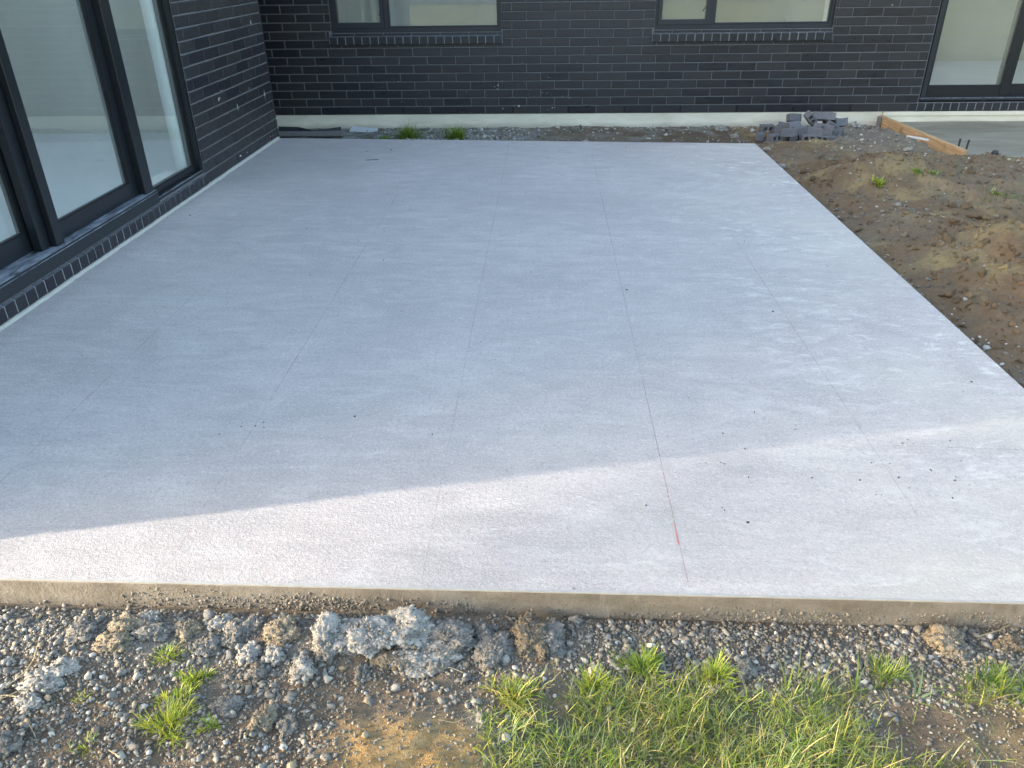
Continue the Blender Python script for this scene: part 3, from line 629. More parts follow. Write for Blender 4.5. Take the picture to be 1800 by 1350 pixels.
mb = MB(); mb.box((-0.066, -5.02, 0.180), (-0.030, -4.945, 2.08)); mb.build('edge_stile', M['frame_black'], door1, bevel=0.003)
mb = MB(); mb.box((-0.150, LY0+0.03, 0.136), (-0.004, -3.83, 0.190)); mb.box((-0.012, LY0, 0.104), (0.000, -3.832, 0.176)); mb.box((-0.060, -3.829, 0.112), (-0.002, -3.035, 0.1345)); mb.build('threshold', M['dusty'], door1, bevel=0.003)
mb = MB(); mb.box((-0.30, LY0+0.02, 0.03), (-0.192, LY1-0.02, 0.135)); mb.build('inner_sill', M['white'], door1)
sill_row(door1, -6.755, -3.024, Z0+0.010, 0.094, 0.014, 43, depth=0.060, slope=0.016, axis='y')
# rooms
mb = MB(); mb.box((-7.8, -7.25, -0.05), (-0.205, -1.31, 0.10)); mb.build('room_floor', M['room_floor'], house)
mb = MB(); mb.box((-0.2, 0.205, -0.05), (11.8, 8.6, 0.10)); mb.build('room_floor', M['room_floor'], house)
mb = MB(); mb.box((-5.2, -7.2, 0.1), (-5.1, -1.3, 2.44)); mb.box((-5.1, -1.42, 0.1), (-0.21, -1.31, 2.44)); mb.box((-5.1, -7.24, 0.1), (-0.21, -7.14, 2.44)); mb.build('room_wall', M['raw_wall'], house)
mb = MB(); mb.box((-0.3, 3.6, 0.1), (11.8, 3.7, 2.44)); mb.box((3.0, 0.21, 0.1), (3.1, 3.6, 2.44)); mb.box((6.15, 0.21, 0.1), (6.25, 3.6, 2.44)); mb.box((-0.4, 0.21, 0.1), (-0.3, 3.6, 2.44)); mb.build('room_wall', M['greige_wall'], house)
def holed_sheet(name, u0, u1, v0, v1, holes, zf, th, mat, flip=False):        # horizontal or sloping sheet, with any openings added to let daylight in
    xs, ys, em = wall_cells(u0, u1, v0, v1, holes); m2 = MB(); slab_with_holes(xs, ys, em, th, m2)
    m2.v = [(a, c, zf(a, c)+b) for a, b, c in m2.v]; return m2.build(name, mat, house)
ADDED_OPEN1 = [(-3.8, -0.6, -6.9, -1.8)]; ADDED_OPEN2 = [(-0.1, 2.8, 0.6, 3.4), (3.3, 6.0, 0.6, 3.4), (6.5, 9.8, 0.6, 3.4)]  # unseen openings in ceilings and roofs, added to brighten the rooms behind the glass
holed_sheet('ceiling', -7.9, -0.21, -7.24, -1.31, ADDED_OPEN1, lambda x, y: 2.445, 0.045, M['white'])
holed_sheet('ceiling', -0.2, 11.9, 0.21, 8.7, ADDED_OPEN2, lambda x, y: 2.445, 0.045, M['white'])
for (a, b, c, d) in ADDED_OPEN1+ADDED_OPEN2:                                     # white shafts lining the added daylight openings
    mb = MB()
    for (p, q) in (((a-.03, c-.03), (b+.03, c)), ((a-.03, d), (b+.03, d+.03)), ((a-.03, c), (a, d)), ((b, c), (b+.03, d))):
        zt = EAVE+0.02+(0.10-p[0])*2.06/4.10 if a < -0.5 else EAVE+0.02+(p[1]+0.10)*2.18/4.50
        mb.box((p[0], p[1], 2.445), (q[0], q[1], zt-0.05))
    mb.build('added_light_shaft', M['white'], house)
# roofs with eaves and gutters
e = 0.10
holed_sheet('roof', -4.0, e, -7.446, 4.5, ADDED_OPEN1, lambda x, y: EAVE+0.02+(e-x)*2.06/4.10, 0.06, M['tile'])
holed_sheet('roof', -8.45, -4.0, -7.446, 4.5, [], lambda x, y: EAVE+0.02+(x+8.45)*2.06/4.45, 0.06, M['tile'])
holed_sheet('roof', -4.0, 12.6, -e, 4.4, ADDED_OPEN2, lambda x, y: EAVE+0.02+(y+e)*2.18/4.50, 0.06, M['tile'])
holed_sheet('roof', -4.0, 12.6, 4.4, 9.3, [], lambda x, y: EAVE+0.02+(9.3-y)*2.18/4.9, 0.06, M['tile'])
mb = MB(); mb.box((0.0, -7.44, EAVE-0.02), (e-0.01, -e-0.05, EAVE+0.012)); mb.box((-0.2, -e+0.01, EAVE-0.02), (12.4, 0.0, EAVE+0.012)); mb.build('soffit', M['white'], house)
mb = MB(); mb.box((e-0.005, -7.44, EAVE-0.06), (e+0.11, -e-0.12, EAVE+0.05)); mb.box((e+0.12, -e-0.11, EAVE-0.06), (12.5, -e+0.005, EAVE+0.05)); mb.build('gutter', M['frame_black'], house, bevel=0.01)
# splashes of mortar on the bricks
def blobs(lst, name, parent, mat):
    V, F = [], []
    for (p, n, r, sq) in lst:
        n = Vector(n); a = Vector((0, 0, 1)); b = n.cross(a); k = 7; base = len(V)
        V.append(tuple(Vector(p)+n*r*0.35))
        for j in range(k):
            t = 2*math.pi*j/k; rr = r*random.uniform(0.6, 1.15); V.append(tuple(Vector(p)+b*rr*math.cos(t)*sq[0]+a*rr*math.sin(t)*sq[1]))
        F += [(base, base+1+j, base+1+(j+1) % k) for j in range(k)]
    return tag(link(name, npmesh(name, V, F, mat), parent), kind='stuff')
bl = []
def wallpt(px, py): d = ray(px, py); t = (-0.0068-CAM[1])/d[1]; return CAM+d*t
for (px, py, r) in ((875, 150, .016), (874, 157, .012), (912, 187, .026), (884, 191, .013), (971, 190, .012), (975, 189, .009), (863, 141, .012), (883, 143, .009), (898, 170, .010), (895, 154, .008), (912, 148, .009), (951, 147, .008), (953, 163, .010), (950, 181, .008), (1001, 173, .010), (1005, 168, .006), (880, 118, .006), (918, 111, .007), (962, 115, .007), (1117, 130, .009), (700, 144, .010), (705, 149, .007), (672, 154, .006), (706, 179, .007), (711, 180, .005), (741, 150, .007), (1219, 188, .007), (1535, 96, .012), (1569, 9, .012), (941, 176, .009), (890, 154, .006), (903, 186, .008)):
    bl.append((wallpt(px, py), (0, -1, 0), r*0.62, (1.0, 0.8)))
for i in range(70):
    x = random.gauss(2.35, 0.45); z = abs(random.gauss(0.16, 0.16))+0.02
    if 0.4 < x < 6: bl.append(((x, -0.0070, z), (0, -1, 0), random.uniform(0.0018, 0.0045), (1, 1)))
blobs(bl, 'mortar_splatter', back_wall, M['splash'])
bl = []
def lwallpt(px, py): d = ray(px, py); t = (0.0092-CAM[0])/d[0]; return CAM+d*t
for (px, py, r, sq) in ((386, 175, .016, (.5, 1.2)), (442, 40, .013, (.35, 2.2)), (419, 188, .012, (.25, 4.2)), (466, 165, .012, (.25, 4.0)), (439, 155, .008, (.3, 2.5)), (388, 172, .008, (1, 1)), (424, 274, .020, (1.5, .5)), (436, 268, .014, (1.4, .5)), (477, 240, .009, (.5, 1.4)), (481, 238, .009, (.5, 1.4)), (485, 236, .008, (.5, 1.4)), (390, 159, .008, (1.6, .6))):
    bl.append((lwallpt(px, py), (1, 0, 0), r*0.8, sq))
blobs(bl, 'mortar_splatter', left_wall, M['splash'])

# ------------------------------------------------------------------ far side of the garden, seen mirrored in the glass
for k in range(16):
    mb = MB(); x0 = -16+2.4*k; n = 16
    for i in range(n):
        a = x0+2.36*i/n; b = x0+2.36*(i+1)/n; ya = -24+0.02*(i % 2); yb = -24+0.02*((i+1) % 2)
        mb.quad((a, ya, -0.05), (b, yb, -0.05), (b, yb, 1.75), (a, ya, 1.75)); mb.quad((b, yb-.012, -0.05), (a, ya-.012, -0.05), (a, ya-.012, 1.75), (b, yb-.012, 1.75))
    mb.box((x0-0.03, -24.06, -0.1), (x0+0.03, -24.03, 1.8))
    f = mb.build('fence_panel', M['steel']); tag(f, 'grey ribbed steel fence panel across the lawn', 'fence', 'fence panels along the lawn')

# ------------------------------------------------------------------ grey-green concrete pad and its formwork
mb = MB()
pxs = np.linspace(6.372, 14, 60); yf_ = lambda x: -1.74-0.10*(x-6.4)*0.5+0.05*(vnoise(np.array([x*2.5]), np.array([7.7]), 3)[0]-.5)
pv, pf = [], []
for i, x in enumerate(pxs):
    off = 0.045*0 if i else 0
    for j in range(9):
        y = 0.008+(yf_(x)-0.008)*j/8
        xx = x if i else 6.372+0.105*(y/-1.74)
        z = -0.098-0.03*(j/8)**6+0.004*(vnoise(np.array([xx*3]), np.array([y*3]), 8)[0]-.5); pv.append((xx, y, z))
for i in range(len(pxs)-1):
    for j in range(8): a = i*9+j; pf.append((a, a+1, a+10, a+9))
pad = tag(link('concrete_pad', npmesh('concrete_pad', pv, [q[::-1] for q in pf], M['pad'], smooth=True)), 'grey-green concrete pad beside the glass door', None, kind='structure')
def board(name, p0, p1, h, t, mat, label, cat, z0):
    v = Vector(p1)-Vector(p0); L = v.length; mb = MB(); mb.box((0, -t/2, 0), (L, t/2, h))
    o = mb.build(name, mat, None, bevel=0.003); o.location = p0
    yaw = math.atan2(v.y, v.x); o.rotation_euler = (0, -math.asin(v.z/L), yaw); tag(o, label, cat); return o
bd = board('timber_board', (6.328, -0.02, -0.165), (6.455, -1.72, -0.175), 0.142, 0.045, M['timber'], 'pale timber formwork board on edge along the concrete pad', 'board', 0)
pg = P(1556, 222, -0.1)
mb = MB(); mb.box((6.268, -0.115, -0.22), (6.302, -0.075, -0.022)); tag(mb.build('timber_peg', M['weathered'], None, bevel=0.003), 'dark weathered peg holding the house end of the formwork board', 'peg')
for (dx, lab) in ((0.030, 'thin dark steel stake leaning at the far end of the formwork board'),):
    for q, yy in enumerate((-1.52, -1.62)):
        mb = MB(); mb.tube([(6.485+0.01*q, yy, -0.20), (6.480+0.03*q, yy, 0.03+0.01*q)], 0.009, 7)
        tag(mb.build('steel_stake', M['dark']), 'short dark steel stake beside the garden end of the formwork board', 'stake', 'stakes at the formwork board')
a = P(1592, 251, -0.07); b = P(1622, 256, -0.07)
mb = MB(); mb.box((0, -0.015, 0), (0.21, 0.015, 0.016)); o = mb.build('batten_offcut', M['splash'], None, bevel=0.002); o.location = (a[0], a[1], hgt(a[0], a[1])+0.012); o.rotation_euler = (0, 0.02, math.atan2(b[1]-a[1], b[0]-a[0])); tag(o, 'white painted batten offcut lying against the timber board', 'batten')
a = P(1748, 271, -0.09); mb = MB(); mb.tube([(a[0], a[1], -0.14), (a[0]+.004, a[1], -0.075), (a[0]+.006, a[1], -0.055)], [0.03, 0.033, 0.02], 9); tag(mb.build('pipe_cap', M['dark']), 'small black pipe cap at the edge of the concrete pad', 'pipe cap')

# ------------------------------------------------------------------ pile of cut bricks
def cored(L, T, H, name, holes=2):
    mb = MB()
    if holes == 2: xs = [0, L*.17, L*.42, L*.58, L*.83, L]; zs = [0, T*.25, T*.75, T]; em = {(1, 1), (3, 1)}
    else: xs = [0, L]; zs = [0, T]; em = set()
    slab_with_holes(xs, zs, em, H, mb); mb.v = [(x-L/2, y-H/2, z-T/2) for x, y, z in mb.v]
    me = mb.mesh(name, M['grey_brick'])
    bm = bmesh.new(); bm.from_mesh(me); bmesh.ops.remove_doubles(bm, verts=bm.verts, dist=1e-5)
    bmesh.ops.bevel(bm, geom=[e for e in bm.edges if len(e.link_faces) == 2 and e.calc_face_angle(0) > 0.5], offset=0.003, segments=1, affect='EDGES'); bm.to_mesh(me); bm.free(); return me
HALF = cored(0.138, 0.074, 0.078, 'cut_brick'); LONG = cored(0.225, 0.072, 0.076, 'cut_brick'); THIN = cored(0.150, 0.030, 0.076, 'cut_brick', 0)
# photo pixel of the centre, height of the centre above the soil, turn about z, tilt x, tilt y, mesh
pile = [(1347, 231, .04, .05, 0, 0, HALF), (1361, 250, .04, .42, 0, 0, HALF), (1375, 246, .045, 1.2, .25, .1, HALF), (1392, 246, .04, 1.45, 0, 0, HALF), (1406, 245, .04, 1.75, .08, 0, HALF),
        (1420, 250, .04, -.08, 0, 0, HALF), (1441, 248, .042, .12, .05, .1, HALF), (1458, 241, .04, .9, 0, .2, HALF), (1370, 233, .05, 1.0, .1, 0, HALF), (1384, 234, .05, .6, 1.5, 0, HALF),
        (1402, 236, .085, .3, 1.35, .1, HALF), (1421, 237, .085, -.2, 1.4, -.15, HALF), (1437, 240, .08, .2, .15, .1, HALF), (1452, 232, .07, -.5, 1.2, .1, HALF), (1394, 225, .115, .35, .9, 0, HALF),
        (1419, 229, .11, .6, 1.45, .2, HALF), (1436, 227, .105, 1.3, .2, .25, HALF), (1394, 217, .10, .3, 1.2, .1, HALF), (1423, 217, .13, .5, .3, .75, HALF), (1446, 217, .105, -.12, 1.1, .05, LONG),
        (1465, 222, .06, -.3, .6, .2, LONG), (1380, 226, .10, -.4, 1.5, .1, THIN), (1407, 229, .13, .2, 1.45, -.1, THIN), (1384, 240, .10, .2, 1.6, .05, THIN), (1432, 234, .12, -.2, 1.5, .1, THIN), (1462, 232, .05, .2, .2, .5, HALF), (1411, 240, .05, .7, .1, .1, HALF), (1472, 236, .04, 1.1, 0, .1, HALF), (1476, 226, .05, .4, 1.3, 0, THIN), (1455, 247, .04, -.5, 1.5, 0, HALF), (1336, 240, .035, 1.3, 0, 0, HALF)]
for i, (px, py, zc, rz, rx, ry, me) in enumerate(pile):
    p = P(px, py, -0.125+zc); zc = zc if zc < 0.07 else 0.045+(zc-0.045)*0.72; o = link('cut_brick', me, None, (p[0], p[1], hgt(p[0], p[1])+zc-0.004), (rx, ry, rz))
    if i == 18: tag(o, 'grey half brick tilted up on its corner at the top of the brick pile', 'brick')
    elif me is LONG: tag(o, ('longer grey brick on top at the back of the pile against the foundation' if i == 19 else 'longer grey brick sloping down the gravel side of the pile'), 'brick', 'cut bricks in the pile')
    elif me is THIN: tag(o, 'thin flat slice of grey brick lying on the brick pile', 'brick', 'cut bricks in the pile')
    elif i in (0, 1, 5, 6): tag(o, ('grey half brick beside the pile, its two core holes facing the patio, nearest the rubble', 'grey half brick turned a little, core holes showing, at the patio corner of the pile', 0, 0, 0, 'grey half brick standing square at the foot of the pile, both core holes showing', 'grey half brick at the foot of the pile, leaning slightly, at its gravel end')[i], 'brick', 'cut bricks in the pile')
    elif abs(rx) > 1.0: tag(o, 'grey half brick lying with its core holes turned up on the pile', 'brick', 'cut bricks in the pile')
    elif abs(rz) > 0.85: tag(o, 'grey half brick turned end-on in the pile by the foundation', 'brick', 'cut bricks in the pile')
    else: tag(o, 'grey half brick tipped askew among the others in the pile', 'brick', 'cut bricks in the pile')

# ------------------------------------------------------------------ stones
def ico(sub):
    bm = bmesh.new(); bmesh.ops.create_icosphere(bm, subdivisions=sub, radius=1.0)
    v = np.array([q.co[:] for q in bm.verts], np.float32); f = np.array([[q.index for q in p.verts] for p in bm.faces], np.int32); bm.free(); return v, f
IC1, IC2 = ico(1), ico(2)
def rotm(n):
    q = RNG.normal(size=(n, 4)); q /= np.linalg.norm(q, axis=1)[:, None]; w, x, y, z = q.T
    return np.stack([1-2*(y*y+z*z), 2*(x*y-z*w), 2*(x*z+y*w), 2*(x*y+z*w), 1-2*(x*x+z*z), 2*(y*z-x*w), 2*(x*z-y*w), 2*(y*z+x*w), 1-2*(x*x+y*y)], 1).reshape(n, 3, 3)
def stone_cloud(pos, rad, col, base, bump=0.16, flat=True):
    v, f = base; n = len(pos); k = len(v)
    ph = RNG.uniform(0, 6.28, (n, 6)); fr = RNG.uniform(1.2, 2.6, (n, 6, 3))*RNG.choice([-1, 1], (n, 6, 3))
    d = np.ones((n, k), np.float32)
    for j in range(6): d += bump/(1+0.4*j)*np.sin(np.einsum('kc,nc->nk', v, fr[:, j])*(1+0.5*j)+ph[:, j:j+1])
    s = np.stack([RNG.uniform(0.85, 1.35, n), RNG.uniform(0.75, 1.1, n), RNG.uniform(0.5, 0.85, n)], 1)
    q = v[None]*d[..., None]*s[:, None]*rad[:, None, None]
    if flat:                                                     # lie mostly on the flat side
        a = RNG.uniform(0, 6.28, n); t = RNG.normal(0, 0.45, n); ca, sa, ct, st = np.cos(a), np.sin(a), np.cos(t), np.sin(t)
        R = np.stack([ca, -sa*ct, sa*st, sa, ca*ct, -ca*st, 0*ca, st, ct], 1).reshape(n, 3, 3)
    else: R = rotm(n)
    q = np.einsum('nij,nkj->nki', R, q)+pos[:, None]
    F = (f[None]+(np.arange(n)*k)[:, None, None]).reshape(-1, 3)
    C = np.repeat(col, k, axis=0)
    return q.reshape(-1, 3), F, C
def stone_colors(n, dusty=0.0, warm=0.0):
    pal = np.array([(0.20, 0.205, 0.205), (0.28, 0.28, 0.265), (0.37, 0.365, 0.345), (0.13, 0.135, 0.14), (0.24, 0.215, 0.175), (0.56, 0.55, 0.52), (0.33, 0.28, 0.20), (0.17, 0.16, 0.15)])
    c = pal[RNG.choice(len(pal), n, p=[.22, .22, .16, .14, .10, .055, .04, .065])]*RNG.uniform(0.68, 1.12, (n, 1))*np.array([0.95, 0.865, 0.73])
    return c*(1-dusty)+np.array([0.215, 0.185, 0.14])*dusty
def front_density(x, y):
    px, py = topx(x, y, -0.09+0*x)
    d = 0.52+0*px
    d = np.where(py < 1100+25*fbm(x, y, 6, 3, 71)*2, 1.0, d)
    d = np.maximum(d, 0.95*sstep(150, 100, px)*sstep(1330, 1280, py))
    d = np.maximum(d, 0.95*sstep(960, 1010, px)*sstep(1235, 1190, py))
    d = np.maximum(d, 0.8*np.exp(-((px-470)/120)**2-((py-1190)/70)**2)); d = np.maximum(d, 0.75*np.exp(-((px-300)/150)**2-((py-1290)/60)**2))
    d = np.maximum(d, 0.7*np.exp(-((px-860)/60)**2-((py-1195)/40)**2))
    d = d*(1-0.8*np.exp(-((px-240)/110)**2-((py-1120)/28)**2))
    d = d*(1-0.88*np.exp(-((px-690)/130)**2-((py-1255)/45)**2))*(1-0.95*sstep(560, 640, px)*sstep(850, 820, px)*sstep(1245, 1290, py))
    d = d*(1-0.93*sstep(1500, 1570, px)*sstep(1225, 1260, py))
    d = d*(1-0.97*sstep(850, 900, px)*sstep(1540, 1480, px)*sstep(1205, 1235, py))
    d = np.where(y < -8.3, 0.25*d, d)
    d = d*(0.15+0.85*sstep(5.4, 4.9, x+0.3*fbm(x, y, 3, 3, 73)))*(0.2+0.8*sstep(0.0, 0.5, x+0.3*fbm(x, y, 3, 3, 73)))
    return d*np.where(y > -7.42, 0, 1)
def scatter(n, x0, x1, y0, y1, dens):
    x = RNG.uniform(x0, x1, n); y = RNG.uniform(y0, y1, n); k = RNG.uniform(0, 1, n) < dens(x, y); return x[k], y[k]
x, y = scatter(15000, -0.1, 5.5, -8.12, -7.412, front_density); n = len(x)
r = np.clip(RNG.lognormal(math.log(0.0052), 0.36, n), 0.0034, 0.012)
z = height(x, y)+r*RNG.uniform(-0.1, 0.55, n)
v, f, c = stone_cloud(np.stack([x, y, z], 1), r, stone_colors(n, 0.15)*1.22, IC2, 0.24)
def fines_density(x, y):
    d = front_density(x, y); px, py = topx(x, y, -0.09+0*x); return np.clip(d*0.9+0.16*np.where(d > 0, 1, 0), 0, 1)
x, y = scatter(86000, 0.1, 5.3, -8.08, -7.410, fines_density); n = len(x)
r = np.clip(RNG.lognormal(math.log(0.0029), 0.38, n), 0.0014, 0.0055); z = height(x, y)+r*RNG.uniform(-0.1, 0.6, n)
v2, f2, c2 = stone_cloud(np.stack([x, y, z], 1), r, stone_colors(n, 0.35)*1.08, IC1, 0.26, False)
f = np.concatenate([f, f2+len(v)]); v = np.concatenate([v, v2]); c = np.concatenate([c, c2])
tag(link('gravel', npmesh('gravel', v, f, M['stone'], c, smooth=True)), 'loose grey river gravel along the front edge of the patio', 'gravel', kind='stuff')
# bigger pebbles one can pick out
pb = [(1, 215, 3.2), (128, 1045, 2)]
big_px = [(118, 1290, 9), (85, 1318, 10), (212, 1290, 9), (232, 1322, 10), (268, 1338, 11), (300, 1322, 9), (430, 1300, 10), (402, 1322, 11), (440, 1232, 10), (360, 1235, 9), (15, 1100, 10), (48, 1118, 10), (88, 1100, 11), (118, 1128, 9), (28, 1150, 11), (20, 1178, 12), (12, 1222, 14), (42, 1176, 9), (77, 1146, 11), (80, 1165, 9), (112, 1063, 9), (227, 1064, 10), (263, 1062, 9), (197, 1252, 10), (242, 1254, 12), (258, 1256, 14), (185, 1202, 13), (146, 1174, 9), (35, 1325, 13), (65, 1290, 9), (338, 1325, 15), (160, 1278, 9), (146, 1305, 9), (107, 1330, 10), (371, 1148, 9), (390, 1172, 7), (520, 1085, 13), (488, 1070, 9), (644, 1229, 8), (692, 1247, 6), (819, 1197, 13), (905, 1184, 13), (892, 1083, 11), (870, 1080, 9), (1014, 1184, 10), (1068, 1127, 14), (1107, 1126, 11), (1083, 1136, 9), (1099, 1145, 11), (1053, 1106, 11), (1018, 1096, 10), (1205, 1133, 11), (1165, 1141, 10), (1208, 1157, 12), (1158, 1121, 10), (1132, 1145, 10), (1195, 1093, 10), (1545, 1107, 10), (1575, 1131, 11), (1561, 1132, 10), (1621, 1160, 14), (1636, 1156, 13), (1740, 1122, 17), (1590, 1131, 8), (1559, 1117, 11), (1512, 1098, 9), (1365, 1148, 11), (1400, 1150, 10), (1450, 1180, 11), (1575, 1266, 11), (1600, 1145, 9), (957, 1205, 10), (940, 1222, 10), (975, 1232, 9), (1085, 1162, 12), (1015, 1105, 9), (60, 1080, 9), (30, 1068, 8), (150, 1060, 9), (205, 1225, 9), (170, 1195, 8), (60, 1250, 9), (175, 1225, 10), (330, 1215, 9), (540, 1215, 10), (470, 1330, 11), (520, 1262, 8)]
PEB = {}
def pebble_mesh(kind, k):
    if (kind, k) in PEB: return PEB[(kind, k)]
    base = {'pale': (0.44, 0.42, 0.375), 'grey': (0.20, 0.195, 0.185), 'tan': (0.30, 0.245, 0.165)}[kind]
    v, f, c = stone_cloud(np.zeros((1, 3)), np.ones(1), np.array([base]), IC2, 0.10, True); PEB[(kind, k)] = npmesh('pebble', v, f, M['stone'], c, smooth=True); return PEB[(kind, k)]
for i, (px, py, s) in enumerate(big_px):
    p = P(px, py, -0.09); rr = s/1800*2.45*0.5*0.95; kind = 'pale' if i % 3 else ('grey' if i % 2 else 'tan')
    o = link('pebble', pebble_mesh(kind, i % 5), None, (p[0], p[1], hgt(p[0], p[1])+rr*0.35), (0, 0, random.uniform(0, 6.28)), (rr, rr, rr))
    lab = {'pale': 'pale rounded pebble, larger than the gravel it lies in', 'grey': 'smooth dark grey pebble, larger than the gravel it lies in', 'tan': 'tan brown pebble, larger than the gravel it lies in'}[kind]
    tag(o, lab, 'pebble', 'large pebbles in front of the patio')
# soil crumbs and pebbles in the bare soil on the garden side
def right_d(x, y): return (0.16+0.84*sstep(4.95, 4.62, x)*sstep(-0.1, 0.25, fbm(x, y, 1.4, 3, 77)+0.12)+0.5*gauss(x, y, 5.0, -3.4, 0.25, 0.5)+0.8*gauss(x, y, 5.75, -1.35, 0.45, 0.45)+0.4*sstep(-2.3, -1.9, y)*sstep(6.1, 6.5, x))*np.where((x > 6.30) & (y > -1.78), 0, 1)*np.where((x < 4.62) & (y < -1.2), 0, 1)
x, y = scatter(16000, 4.6, 7.6, -7.2, -0.15, right_d); n = len(x); r = np.clip(RNG.lognormal(math.log(0.0062), 0.5, n), 0.003, 0.024); z = height(x, y)+r*RNG.uniform(-0.1, 0.45, n)
cc = stone_colors(n, 0.35); pal_ = RNG.uniform(0, 1, n) < 0.10; cc[pal_] = np.array([0.60, 0.57, 0.50])*RNG.uniform(0.8, 1.1, (pal_.sum(), 1))
v, f, c = stone_cloud(np.stack([x, y, z], 1), r, cc, IC1); tag(link('gravel', npmesh('gravel', v, f, M['stone'], c, smooth=True)), 'pebbles strewn through the bare soil beside the patio', 'gravel', kind='stuff')
def clod_d(x, y): return (0.25+0.9*gauss(x, y, 5.55, -4.9, 0.55, 1.0)+0.6*gauss(x, y, 5.4, -2.6, 0.6, 0.3))*np.where(y < -1.9, 1, 0)*np.where(x > 4.64, 1, 0)
x, y = scatter(10000, 4.62, 7.0, -7.2, -1.9, clod_d); n = len(x); r = np.clip(RNG.lognormal(math.log(0.0075), 0.6, n), 0.003, 0.034); z = height(x, y)+r*RNG.uniform(-0.45, 0.2, n)
v, f, c = stone_cloud(np.stack([x, y, z], 1), r, ground_color(x, y)*RNG.uniform(0.7, 1.25, (n, 1)), IC2, 0.34, False); tag(link('soil_crumbs', npmesh('soil_crumbs', v, f, M['clod'], c, smooth=False)), 'loose crumbs of brown soil on the garden mounds', 'soil', kind='stuff')
# gravel and rubble in the strip between patio and garden wall
def strip_d(x, y): return 0.10+0.75*sstep(0.75, 1.0, x)*sstep(2.7, 2.2, x)+0.45*sstep(2.6, 3.0, x)*sstep(-0.30, -0.12, y)
x, y = scatter(7000, 0.02, 6.2, -1.15, -0.01, strip_d); n = len(x); r = np.clip(RNG.lognormal(math.log(0.0085), 0.45, n), 0.004, 0.03); z = height(x, y)+r*RNG.uniform(0, 0.5, n)
cc = stone_colors(n, 0.4); pal_ = RNG.uniform(0, 1, n) < 0.35; cc[pal_] = np.array([0.50, 0.47, 0.40])*RNG.uniform(0.8, 1.1, (pal_.sum(), 1))
v, f, c = stone_cloud(np.stack([x, y, z], 1), r, cc, IC1); tag(link('gravel', npmesh('gravel', v, f, M['stone'], c, smooth=True)), 'buff gravel and rubble in the strip below the garden wall', 'gravel', kind='stuff')
# crumbs on the slab
x = RNG.uniform(0.1, 4.55, 90); y = RNG.uniform(-7.38, -1.6, 90); r = np.clip(RNG.lognormal(math.log(0.0022), 0.45, 90), 0.0012, 0.006)
xe = np.concatenate([x, RNG.uniform(3.2, 4.2, 40), RNG.uniform(1.4, 1.65, 8)]); ye = np.concatenate([y, RNG.normal(-6.75, 0.15, 40), RNG.normal(-6.55, 0.03, 8)]); re_ = np.concatenate([r, RNG.uniform(0.0015, 0.004, 40), RNG.uniform(0.0015, 0.0035, 8)])
ok = (ye > -7.39)
xe, ye, re_ = xe[ok], ye[ok], re_[ok]; n = len(xe)
v, f, c = stone_cloud(np.stack([xe, ye, re_*0.4], 1), re_, np.array([[0.14, 0.125, 0.10]])*RNG.uniform(0.6, 1.6, (n, 1)), IC1, 0.3); tag(link('soil_crumbs', npmesh('soil_crumbs', v, f, M['clod'], c)), 'dark crumbs of soil scattered over the patio', 'soil', kind='stuff')

# aggregate showing through the lower cast face of the slab
def face_mask(x, z): return np.clip(sstep(-0.040+0.055*fbm(x, 0*x, 3.2, 3, 33)*2, -0.072+0.055*fbm(x, 0*x, 3.2, 3, 33)*2, z)*(0.35+0.65*sstep(-0.12, 0.12, fbm(x, 0*x+5, 2.0, 3, 35)+0.10))+0.004, 0, 1)
x = RNG.uniform(0.5, 4.6, 26000); z = RNG.uniform(-0.105, -0.018, 26000); k = RNG.uniform(0, 1, 26000) < face_mask(x, z); x, z = x[k], z[k]; n = len(x)
yy = SYF-0.012*(x/SX1)+0.02*(1-x/SX1)-0.0015; r = np.clip(RNG.lognormal(math.log(0.0036), 0.35, n), 0.002, 0.008)
v, f, c = stone_cloud(np.stack([x, yy+r*RNG.uniform(-0.05, 0.6, n), z], 1), r, np.array([[0.235, 0.20, 0.152]])*RNG.uniform(0.6, 1.3, (n, 1)), IC1, 0.22, False)
mb = MB(); n_ = 220                                             # pale trowelled lip along the front arris
for i in range(n_):
    xa, xb = 0.3+(SX1-0.3)*i/n_, 0.3+(SX1-0.3)*(i+1)/n_; fy = lambda q: SYF-0.012*(q/SX1)+0.02*(1-q/SX1)-0.0035; wv = lambda q: 0.0005+0.0022*vnoise(np.array([q*23.]), np.array([1.5]), 4)[0]
    mb.quad((xa, fy(xa), -0.0035-wv(xa)), (xb, fy(xb), -0.0035-wv(xb)), (xb, fy(xb)-0.0015, 0.0012), (xa, fy(xa)-0.0015, 0.0012)); mb.quad((xa, fy(xa)-0.0015, 0.0012), (xb, fy(xb)-0.0015, 0.0012), (xb, fy(xb)+0.003+wv(xb)*2, 0.0009), (xa, fy(xa)+0.003+wv(xa)*2, 0.0009))
mb.build('slab_lip', M['lip'], patio)
tag(link('exposed_aggregate', npmesh('exposed_aggregate', v, f, M['stone'], c, smooth=True), patio), kind='stuff')
